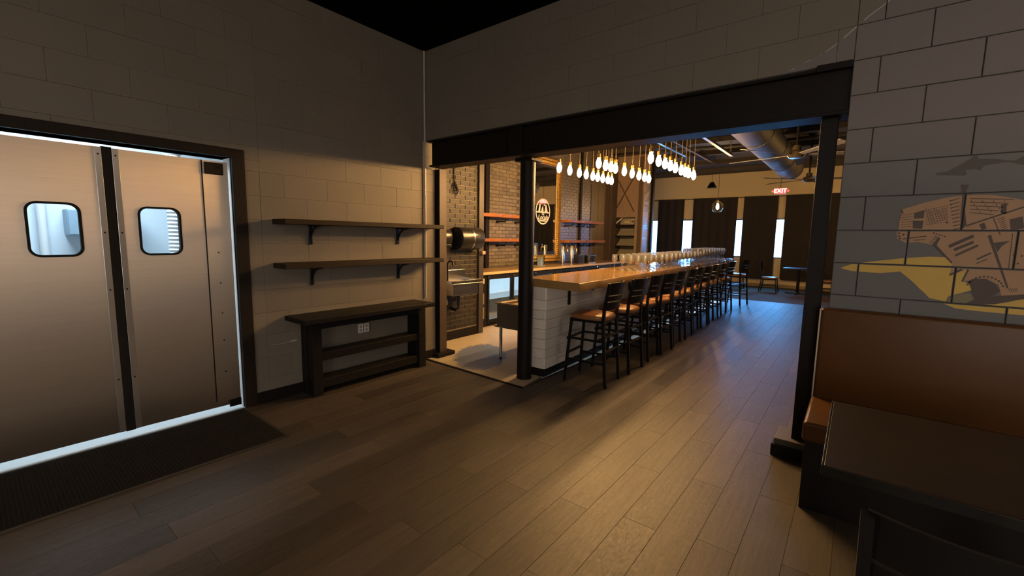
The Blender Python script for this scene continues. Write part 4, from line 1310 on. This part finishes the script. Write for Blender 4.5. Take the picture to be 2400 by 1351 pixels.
solo('cable_bundle', MB().tube([(XS + 0.01, 4.42, 2.60), (XS + 0.015, 4.42, 2.30), (XS + 0.02, 4.46, 2.24), (XS + 0.02, 4.50, 2.16), (XS + 0.02, 4.46, 2.10), (XS + 0.02, 4.41, 2.14), (XS + 0.02, 4.40, 2.22), (XS + 0.02, 4.44, 2.28)], 0.008, 6)
     .tube([(XS + 0.02, 4.42, 2.25), (XS + 0.035, 4.46, 2.19), (XS + 0.02, 4.46, 2.15)], 0.014, 6), black_rubber,
     'coiled black cable hanging on the brick wall', 'cable', (XS, 4.44, 2.1), smooth=60)

# ---- underbar ice bin / drain sink behind the bar end
ib = thing('underbar_sink', 'steel underbar sink on thin legs behind the bar end', 'sink', (-3.2, 4.75, 0))
obj('tub', MB().box(-3.41, -2.95, 4.03, 4.05, 0.42, 0.70).box(-3.41, -2.95, 5.48, 5.5, 0.42, 0.70).box(-3.41, -3.39, 4.05, 5.48, 0.42, 0.70).box(-2.97, -2.95, 4.05, 5.48, 0.42, 0.70)
    .box(-3.39, -2.97, 4.05, 5.48, 0.42, 0.44), mat('dull_steel', (0.20, 0.18, 0.15), (0.16, 0.14, 0.12), 6, 0.4, metal=0.7), ib, bevel=0.003)
obj('rim', MB().box(-3.43, -3.38, 4.01, 5.52, 0.70, 0.715).box(-2.98, -2.93, 4.01, 5.52, 0.70, 0.715).box(-3.38, -2.98, 4.01, 4.06, 0.70, 0.715).box(-3.38, -2.98, 5.47, 5.52, 0.70, 0.715), stainless_smooth, ib, bevel=0.003)
obj('drain_board', MB().box(-3.38, -2.98, 4.06, 4.5, 0.66, 0.67), mat('board_tan', (0.35, 0.22, 0.1), rough=0.5), ib)
for x_ in (-3.375, -2.985):
    for y in (4.07, 5.46):
        lg_ = obj('leg', MB().tube([(x_, y, 0.03), (x_, y, 0.43)], 0.02, 10), stainless_smooth, ib, smooth=60)
        obj('foot', MB().tube([(x_, y, 0.0), (x_, y, 0.03)], 0.014, 10), black_rubber, lg_, smooth=60)
bm_ = thing('bar_mat', 'black rubber drainage mat on the concrete behind the bar', 'mat', (-4.5, 5.9, 0))
mb = MB()
for k in range(12): mb.box(-4.74 + k * 0.055, -4.725 + k * 0.055, 5.52, 6.6, 0.0, 0.012)
for k in range(16): mb.box(-4.74, -4.12, 5.52 + k * 0.071, 5.535 + k * 0.071, 0.0, 0.0115)
obj('mat_grid', mb, black_rubber, bm_, fix=False)

# ================================================================== FAR ROOM
CUR = [(-6.95, -6.24), (-6.01, -5.06), (-4.75, -3.31), (-3.12, -2.13), (-1.92, -0.3), (-0.1, 1.4)]
cl_ = ['black curtain left of the first window slit', 'black curtain between the first and second window slits', 'wide black curtain behind the globe pendant',
       'black curtain below the exit sign, left of the last slit', 'black curtain right of the last window slit', 'black curtain behind the steel column by the mural']
for i, (a, b) in enumerate(CUR):
    mb = MB()
    n = int((b - a) / 0.035)
    zt, zb = 2.92, 0.26
    for k in range(n + 1):
        x_ = a + (b - a) * k / n
        y = FWY - 0.09 + 0.016 * math.sin(k * 0.8 + i)
        zz = zb + (0.06 if k in (0, n) else (0.02 if k in (1, n - 1) else 0))
        mb.v += [(x_, y, zz), (x_, y, zt), (x_, y + 0.006, zt), (x_, y + 0.006, zz)]
    for k in range(n):
        for j in range(4):
            j2 = (j + 1) % 4
            mb.f.append((k * 4 + j, k * 4 + j2, (k + 1) * 4 + j2, (k + 1) * 4 + j))
    t = thing('curtain', cl_[i], 'curtain', ((a + b) / 2, FWY - 0.09, zb), 0, 'curtains along the far wall')
    obj('cloth', mb, curtain_cloth, t, smooth=60)
    obj('heading', MB().box(a, b, FWY - 0.10, FWY - 0.08, zt, zt + 0.05), curtain_cloth, t)
solo('curtain_rod', MB().tube([(-6.98, FWY - 0.06, 2.95), (1.5, FWY - 0.06, 2.95)], 0.012, 8), black_metal, 'long black curtain rod on the far wall', 'curtain rod', (-3, FWY - 0.06, 2.95), smooth=60)

EX, EY, EZ = -1.69, 13.2, 2.796
ex = thing('exit_sign', 'red lit EXIT sign with two lamp heads hung from the ceiling', 'sign', (EX, EY, EZ))
obj('housing', MB().box(EX - 0.135, EX + 0.135, EY, EY + 0.05, EZ - 0.08, EZ + 0.08), white_plastic, ex, bevel=0.008)
obj('face', MB().box(EX - 0.125, EX + 0.125, EY - 0.005, EY, EZ - 0.07, EZ + 0.07), emit('exit_red', (1.0, 0.10, 0.09), 1.6), ex)
letters('lettering', 'EXIT', 0.14, emit('exit_letters', (1.0, 0.55, 0.5), 2.2), ex, (EX, EY - 0.007, EZ), ((1, 0, 0), (0, 0, 1), (0, -1, 0)), bold=0.004)
for s_ in (-1, 1):
    obj('lamp_head', MB().lathe(EX + s_ * 0.165, EY + 0.03, [(0.0, EZ - 0.028), (0.024, EZ - 0.017), (0.031, EZ), (0.024, EZ + 0.017), (0.0, EZ + 0.028)], 10), emit('exit_red', (1, .1, .09), 1.6), ex, smooth=50)
obj('stem', MB().tube([(EX, EY + 0.03, EZ + 0.08), (EX, EY + 0.03, 3.78)], 0.006, 6), black_metal, ex)

gp = thing('globe_pendant', 'clear glass globe pendant with a glowing bulb near the far curtains', 'pendant light', (-3.12, 13.0, 2.42))
obj('globe', MB().lathe(0, 0, [(0.05, -0.155), (0.11, -0.11), (0.15, -0.02), (0.14, 0.07), (0.08, 0.14), (0.04, 0.16)], 20), glass('globe_glass', (0.95, 0.85, 0.65), 0.05), gp, smooth=60, local=True, fix=False)
obj('bulb', MB().lathe(0, 0, [(0.0, -0.07), (0.03, -0.05), (0.04, 0.0), (0.025, 0.05), (0.015, 0.09)], 12), emit('globe_bulb', (1.0, 0.62, 0.25), 900.0), gp, smooth=60, local=True)
obj('socket', MB().lathe(0, 0, [(0.02, 0.09), (0.03, 0.10), (0.03, 0.17), (0.0, 0.19)], 12), black_metal, gp, smooth=40, local=True)
obj('cord', MB().tube([(0, 0, 0.18), (0, 0, 1.36)], 0.005, 6), cord_black, gp, local=True)
dup(gp, (0.9, 13.2, 2.42), None, 'unseen glass globe pendant added as fill behind the mural wall')  # hidden copy added to throw warm light on the far wall
cp = thing('cone_pendant', 'small unlit black cone pendant left of the globe', 'pendant light', (-3.30, 13.0, 3.0))
obj('shade', MB().lathe(0, 0, [(0.125, -0.06), (0.125, -0.055), (0.05, 0.09), (0.03, 0.10), (0.0, 0.10)], 18), black_metal, cp, smooth=40, local=True)
obj('cord', MB().tube([(0, 0, 0.10), (0, 0, 0.78)], 0.005, 6), cord_black, cp, local=True)

def fan(label, x_, y, z, r, rot):
    t = thing('ceiling_fan', label, 'ceiling fan', (x_, y, z), rot, 'ceiling fans')
    obj('rod', MB().tube([(0, 0, 0.12), (0, 0, 3.78 - z)], 0.018, 8), black_metal, t, smooth=60, local=True)
    obj('motor', MB().lathe(0, 0, [(0.0, -0.06), (0.09, -0.05), (0.12, -0.01), (0.11, 0.04), (0.06, 0.06), (0.055, 0.13), (0.0, 0.14)], 18), mat('fan_motor', (0.10, 0.085, 0.06), rough=0.3, metal=0.5), t, smooth=40, local=True)
    obj('canopy', MB().lathe(0, 0, [(0.03, 3.70 - z), (0.07, 3.74 - z), (0.08, 3.78 - z)], 14), black_metal, t, smooth=40, local=True)
    for k in range(5):
        a = 2 * math.pi * k / 5
        c, s_ = math.cos(a), math.sin(a)
        P = [(0.10, -0.03, 0.01), (r, -0.075, 0.02), (r, 0.055, -0.01), (0.10, 0.03, -0.005)]
        v = [(c * p[0] - s_ * p[1], s_ * p[0] + c * p[1], p[2]) for p in P]
        v2 = [(p[0], p[1], p[2] - 0.010) for p in v]
        obj('blade', MB().add(v + v2, [(0, 1, 2, 3), (7, 6, 5, 4), (0, 4, 5, 1), (1, 5, 6, 2), (2, 6, 7, 3), (3, 7, 4, 0)]), fan_blade, t, local=True)
    return t
fan('nearer black ceiling fan on a rod beside the round duct', -0.84, 7.85, 2.80, 0.98, 0.35)
fan('farther black ceiling fan on a rod above the dining end', -0.95, 11.4, 2.84, 0.98, 0.1)
dc = thing('air_duct', 'large round spiral air duct under the bar ceiling', 'duct', (-1.47, 8.8, 3.3))
obj('pipe', MB().tube([(-1.47, 3.75, 3.30), (-1.47, 12.9, 3.30)], 0.27, 28), duct_metal, dc, smooth=40)
for y in (5.2, 6.7, 8.2, 9.7, 11.2, 12.7):
    obj('collar', MB().tube([(-1.47, y, 3.30), (-1.47, y + 0.06, 3.30)], 0.279, 28), duct_metal, dc, smooth=40)
for y in (5.9, 10.4):
    obj('hanger', MB().box(-1.475, -1.465, y, y + 0.03, 3.57, 3.78), black_metal, dc)
labs = ['pale ceiling strut above the middle pendant row', 'long bare ceiling strut leading to the cone pendant', 'pale ceiling strut left of the round duct']
for i, (x_, y0, y1, z) in enumerate(((-3.55, 7.6, 11.4, 3.56), (-3.30, 8.3, 13.2, 3.60), (-2.42, 8.4, 11.0, 3.40))):
    solo('ceiling_strut', MB().box(x_ - 0.03, x_ + 0.03, y0, y1, z, z + 0.05).box(x_ - 0.01, x_ + 0.01, y0 + 0.1, y0 + 0.12, z + 0.05, 3.78).box(x_ - 0.01, x_ + 0.01, y1 - 0.12, y1 - 0.1, z + 0.05, 3.78),
         [strut_metal, post_wood, strut_metal][i], labs[i], 'strut', (x_, y0, z))
for i, y in enumerate((7.9, 10.9)):
    solo('ceiling_pipe', MB().tube([(-5.3, y, 3.66), (-3.4, y, 3.66), (-2.2, y + 0.03, 3.62), (5.4, y, 3.66)], 0.03, 8), dark_deck,
         ['nearer cross pipe under the bar ceiling', 'farther cross pipe under the bar ceiling'][i], 'pipe', (-2, y, 3.64), smooth=60)
for k in range(8):
    y = 4.6 + k * 1.5
    struct('trim_%d' % (10 + k), MB().box(-7, 5.5, y, y + 0.1, 3.68, 3.78), dark_deck)

# dining tables and chairs at the far end
def round_base_table(name, label, x0, x1, y0, y1, z, m_top, group=None):
    cx, cy = (x0 + x1) / 2, (y0 + y1) / 2
    t = thing(name, label, 'table', (cx, cy, 0), 0, group)
    obj('table_top', MB().box(x0, x1, y0, y1, z - 0.032, z), m_top, t, bevel=0.004)
    obj('pedestal', MB().lathe(cx, cy, [(0.04, 0.03), (0.04, z - 0.05), (0.12, z - 0.045), (0.12, z - 0.032)], 14), black_metal, t, smooth=40)
    obj('base', MB().bar((cx - 0.3, cy, 0.015), (cx + 0.3, cy, 0.015), 0.07, 0.03).bar((cx, cy - 0.3, 0.015), (cx, cy + 0.3, 0.015), 0.07, 0.03), black_metal, t)
    return t
round_base_table('dining_table', 'dark dining table in front of the far curtains near the column', -1.65, -0.9, 14.6, 15.3, 0.75, table_wood)
round_base_table('dining_table', 'dark dining table in front of the far curtains behind the stools', -4.0, -3.3, 14.7, 15.4, 0.75, table_wood)
dchair = None
for lab, x_, y, rz in (('dark dining chair left of the far table near the column', -2.0, 14.95, math.pi), ('dark dining chair right of the far table near the column', -0.55, 14.95, 0.0),
                       ('dark dining chair right of the far table behind the stools', -2.95, 15.05, 0.0), ('dark dining chair left of the far table behind the stools', -4.35, 15.05, math.pi)):
    if dchair is None:
        dchair = make_seat('dining_chair', lab, 'chair', 0.46, 0.89, [(0.2, 0.2)], 'dining chairs', (x_, y, 0))
        dchair.rotation_euler[2] = rz
    else:
        dup(dchair, (x_, y, 0), rz, lab)

# ================================================================== BANQUETTE, TABLE, CHAIR (right foreground)
bq = thing('banquette', 'long tan vinyl bench with high back against the mural wall', 'bench', (1.4, 3.15, 0))
obj('base', MB().box(-0.145, 3.2, 2.87, 3.44, 0.0, 0.40), black_paint, bq, bevel=0.004)
obj('seat', MB().box(-0.16, 3.2, 2.85, 3.40, 0.40, 0.515), cushion, bq, bevel=0.022, smooth=40, segs=4)
obj('backrest', MB().box(-0.15, 3.2, 3.375, 3.466, 0.40, 1.095), cushion, bq, bevel=0.018, smooth=40, segs=4)
obj('back_edge', MB().box(-0.158, -0.15, 3.38, 3.462, 0.42, 1.085), mat('bench_edge', (0.5, 0.42, 0.32), rough=0.4), bq)
ft = thing('dining_table', 'dark wood dining table in front of the tan bench', 'table', (0.6, 2.16, 0))
obj('table_top', MB().box(-0.03, 1.25, 1.77, 2.545, 0.722, 0.757), table_wood, ft, bevel=0.003)
obj('edge_band', MB().box(-0.036, -0.03, 1.765, 2.55, 0.722, 0.759).box(-0.036, 1.25, 1.762, 1.77, 0.722, 0.757), mat('edge_black', (0.008, 0.007, 0.006), rough=0.25, spec=0.3), ft, bevel=0.0015)
obj('pedestal', MB().lathe(0.6, 2.16, [(0.05, 0.03), (0.05, 0.70), (0.15, 0.71), (0.15, 0.722)], 16), black_metal, ft, smooth=40)
obj('base', MB().bar((0.25, 2.16, 0.015), (0.95, 2.16, 0.015), 0.08, 0.03).bar((0.6, 1.85, 0.015), (0.6, 2.47, 0.015), 0.08, 0.03), black_metal, ft)
dup(dchair, (0.265, 1.52, 0), -math.pi / 2, 'black slat-back dining chair at the near table in the corner')

# ================================================================== MURAL
def mp(zx, zy):
    p = on_y(2080 + zx / 3.378, 340 + zy / 3.378, YB)
    return (p.x, p.z)
cells = []
rws = range(-2, 14)
for k in range(4, 14):
    z0 = 1.18 - 6 * 0.2045 + k * 0.2045
    ph = 0.01 + (0.215 if k % 2 else 0)
    u = ph - 0.43
    while u < 1.7:
        a, b = max(u, OPX), min(u + 0.43, 1.7)
        if b - a > 0.02: cells.append((a + 0.0056, b - 0.0056, z0 + 0.0056, z0 + 0.2045 - 0.0056))
        u += 0.43
def clip_poly(poly, cell):
    def cut(pts, f, inter):
        out = []
        for i in range(len(pts)):
            a, b = pts[i - 1], pts[i]
            ia, ib_ = f(a), f(b)
            if ib_:
                if not ia: out.append(inter(a, b))
                out.append(b)
            elif ia: out.append(inter(a, b))
        return out
    x0, x1, z0, z1 = cell
    def ix(v): return lambda a, b: (v, a[1] + (b[1] - a[1]) * (v - a[0]) / (b[0] - a[0]))
    def iz(v): return lambda a, b: (a[0] + (b[0] - a[0]) * (v - a[1]) / (b[1] - a[1]), v)
    for f, i_ in ((lambda p: p[0] >= x0, ix(x0)), (lambda p: p[0] <= x1, ix(x1)), (lambda p: p[1] >= z0, iz(z0)), (lambda p: p[1] <= z1, iz(z1))):
        poly = cut(poly, f, i_)
        if len(poly) < 3: return None
    return poly
def tri_poly(poly):
    from mathutils.geometry import tessellate_polygon
    return tessellate_polygon([[Vector((p[0], p[1], 0)) for p in poly]])
mural = thing('wall_mural', 'mural of a tan armoured vehicle on yellow sand under a shark', 'mural', (0.3, YB, 1.1))
def paint(name, polys, m, lift):
    mb = MB()
    for poly in polys:
        pts = [mp(*q) for q in poly]
        for tri in tri_poly(pts):
            T = [pts[i] for i in tri]
            for c in cells:
                if max(p[0] for p in T) < c[0] or min(p[0] for p in T) > c[1] or max(p[1] for p in T) < c[2] or min(p[1] for p in T) > c[3]: continue
                q = clip_poly(T, c)
                if q: mb.add([(p[0], YB - lift, p[1]) for p in q], [tuple(range(len(q)))])
    return obj(name, mb, m, mural, fix=False)
def stroke(a, b, w0, w1=None):
    w1 = w0 if w1 is None else w1
    dx, dy = b[0] - a[0], b[1] - a[1]
    l = math.hypot(dx, dy)
    nx, ny = -dy / l, dx / l
    return [(a[0] + nx * w0 / 2, a[1] + ny * w0 / 2), (b[0] + nx * w1 / 2, b[1] + ny * w1 / 2), (b[0] - nx * w1 / 2, b[1] - ny * w1 / 2), (a[0] - nx * w0 / 2, a[1] - ny * w0 / 2)]
sand = mat('paint_sand', (0.55, 0.37, 0.07), (0.44, 0.29, 0.06), 9, 0.6)
hull = mat('paint_hull', (0.36, 0.215, 0.12), (0.29, 0.17, 0.095), 7, 0.6)
line = mat('paint_line', (0.065, 0.045, 0.036), (0.05, 0.035, 0.03), 9, 0.6)
shark_m = mat('paint_shark', (0.075, 0.062, 0.056), (0.06, 0.05, 0.046), 5, 0.6)
stone = mat('paint_stone', (0.20, 0.17, 0.10), (0.13, 0.11, 0.07), 9, 0.6)
paint('sand', [[(-372, 973), (-270, 939), (120, 897), (340, 885), (480, 890), (560, 960), (640, 985), (590, 1080), (650, 1100), (665, 1150), (480, 1200), (460, 1240),
                (330, 1212), (300, 1180), (250, 1135), (200, 1085), (100, 1003), (-60, 1015), (-270, 1000), (-340, 985)],
               [(440, 1255), (600, 1270), (850, 1262), (960, 1245), (1085, 1212), (1700, 1180), (1700, 1400), (1085, 1350), (880, 1332), (700, 1315), (540, 1295)]], sand, 0.0016)
paint('hull', [[(120, 510), (300, 455), (480, 415), (580, 403), (700, 395), (850, 398), (1000, 422), (1150, 450), (1400, 520), (1600, 640), (1650, 900), (1560, 1120), (1085, 1185), (960, 1210), (900, 1200),
                (880, 1110), (780, 1060), (690, 1060), (600, 1085), (640, 985), (490, 1035), (510, 940), (440, 870), (390, 800), (410, 730), (350, 790), (250, 770), (140, 775), (75, 740), (70, 690), (85, 668), (95, 600)]], hull, 0.0020)
LN = [[(580, 315), (645, 315), (615, 390), (612, 500), (625, 640), (578, 672), (578, 560), (592, 400)],
      [(210, 540), (295, 515), (285, 580), (210, 585)], [(200, 600), (285, 600), (275, 665), (200, 662)], [(965, 590), (1070, 565), (1082, 660), (975, 680)],
      [(725, 630), (765, 615), (785, 660), (745, 675)], [(900, 470), (945, 465), (940, 545), (895, 545)],
      stroke((485, 805), (682, 720), 26), stroke((525, 832), (682, 768), 22), stroke((535, 877), (717, 795), 18), stroke((705, 907), (820, 855), 14), stroke((700, 940), (790, 905), 8),
      stroke((805, 715), (950, 1135), 30, 16), [(840, 775), (972, 760), (905, 800), (870, 850)], stroke((625, 640), (1100, 485), 12), stroke((838, 580), (892, 712), 10),
      stroke((385, 805), (510, 935), 18, 14), stroke((365, 805), (410, 735), 22), stroke((640, 985), (590, 1082), 16), stroke((490, 1030), (590, 985), 16),
      [(640, 1085), (700, 1062), (780, 1062), (850, 1100), (892, 1155), (850, 1190), (800, 1200), (1085, 1183), (1300, 1170), (1300, 1195), (960, 1238), (850, 1262), (600, 1262), (690, 1225), (665, 1150)],
      stroke((990, 700), (958, 975), 8), stroke((120, 745), (310, 722), 8), stroke((205, 755), (300, 750), 5), stroke((110, 515), (125, 545), 12)]
for k in range(9): LN.append(stroke((490 + 4 * k, 446 + 28 * k), (578, 420 + 30 * k), 9, 4))
for k in range(8): LN.append(stroke((300 + 22 * k, 500 + (k % 3) * 10), (340 + 20 * k, 640 - 8 * k), 3.5)); LN.append(stroke((300, 520 + 16 * k), (480, 480 + 18 * k), 3.0))
for k in range(6): LN.append(stroke((105, 560 + 18 * k), (200, 545 + 20 * k), 3.0))
for k in range(5): LN.append(stroke((650, 425 + 28 * k), (1000 - 40 * k, 432 + 30 * k), 6))
for k in range(14): LN.append(stroke((660 + 22 * k, 440 + (k % 4) * 27), (668 + 22 * k, 455 + (k % 4) * 27), 6))
for k in range(8):
    LN.append(stroke((870 + 6 * k, 590 + 14 * k), (925 + 4 * k, 570 + 14 * k), 5))
for k in range(12):
    a = math.radians(205 + 12.5 * k)
    x_, y = 770 + 150 * math.cos(a), 1150 + 108 * math.sin(a)
    LN.append([(x_ - 9, y - 6), (x_ + 10, y - 6), (x_ + 8, y + 8), (x_ - 10, y + 8)])
for k in range(5):
    LN.append(stroke((360 + 22 * k, 696 + 7 * k), (372 + 22 * k, 700 + 7 * k), 10)); LN.append(stroke((332 + 10 * k, 770 - 12 * k), (360 + 10 * k, 778 - 12 * k), 5))
for (x_, y) in ((90, 700), (90, 722), (98, 740), (125, 712), (1000, 870), (1062, 880), (1030, 940), (470, 615)):
    LN.append([(x_ - 9, y - 6), (x_ + 9, y - 7), (x_ + 10, y + 6), (x_ - 8, y + 7)])
for k in range(5): LN.append(stroke((955 + 16 * k, 1135), (975 + 14 * k, 1165), 5))
paint('linework', LN, line, 0.0025)
paint('shark', [[(375, 225), (470, 210), (560, 165), (640, 120), (690, 85), (712, 85), (720, 110), (850, 110), (1000, 125), (1085, 85), (1085, 160), (960, 135), (850, 150), (760, 165), (740, 205), (690, 190), (620, 200), (630, 225), (610, 245), (500, 240), (390, 240)]], shark_m, 0.0020)
paint('stone', [[(465, 1238), (490, 1205), (580, 1180), (650, 1178), (690, 1220), (600, 1262)]], stone, 0.0028)
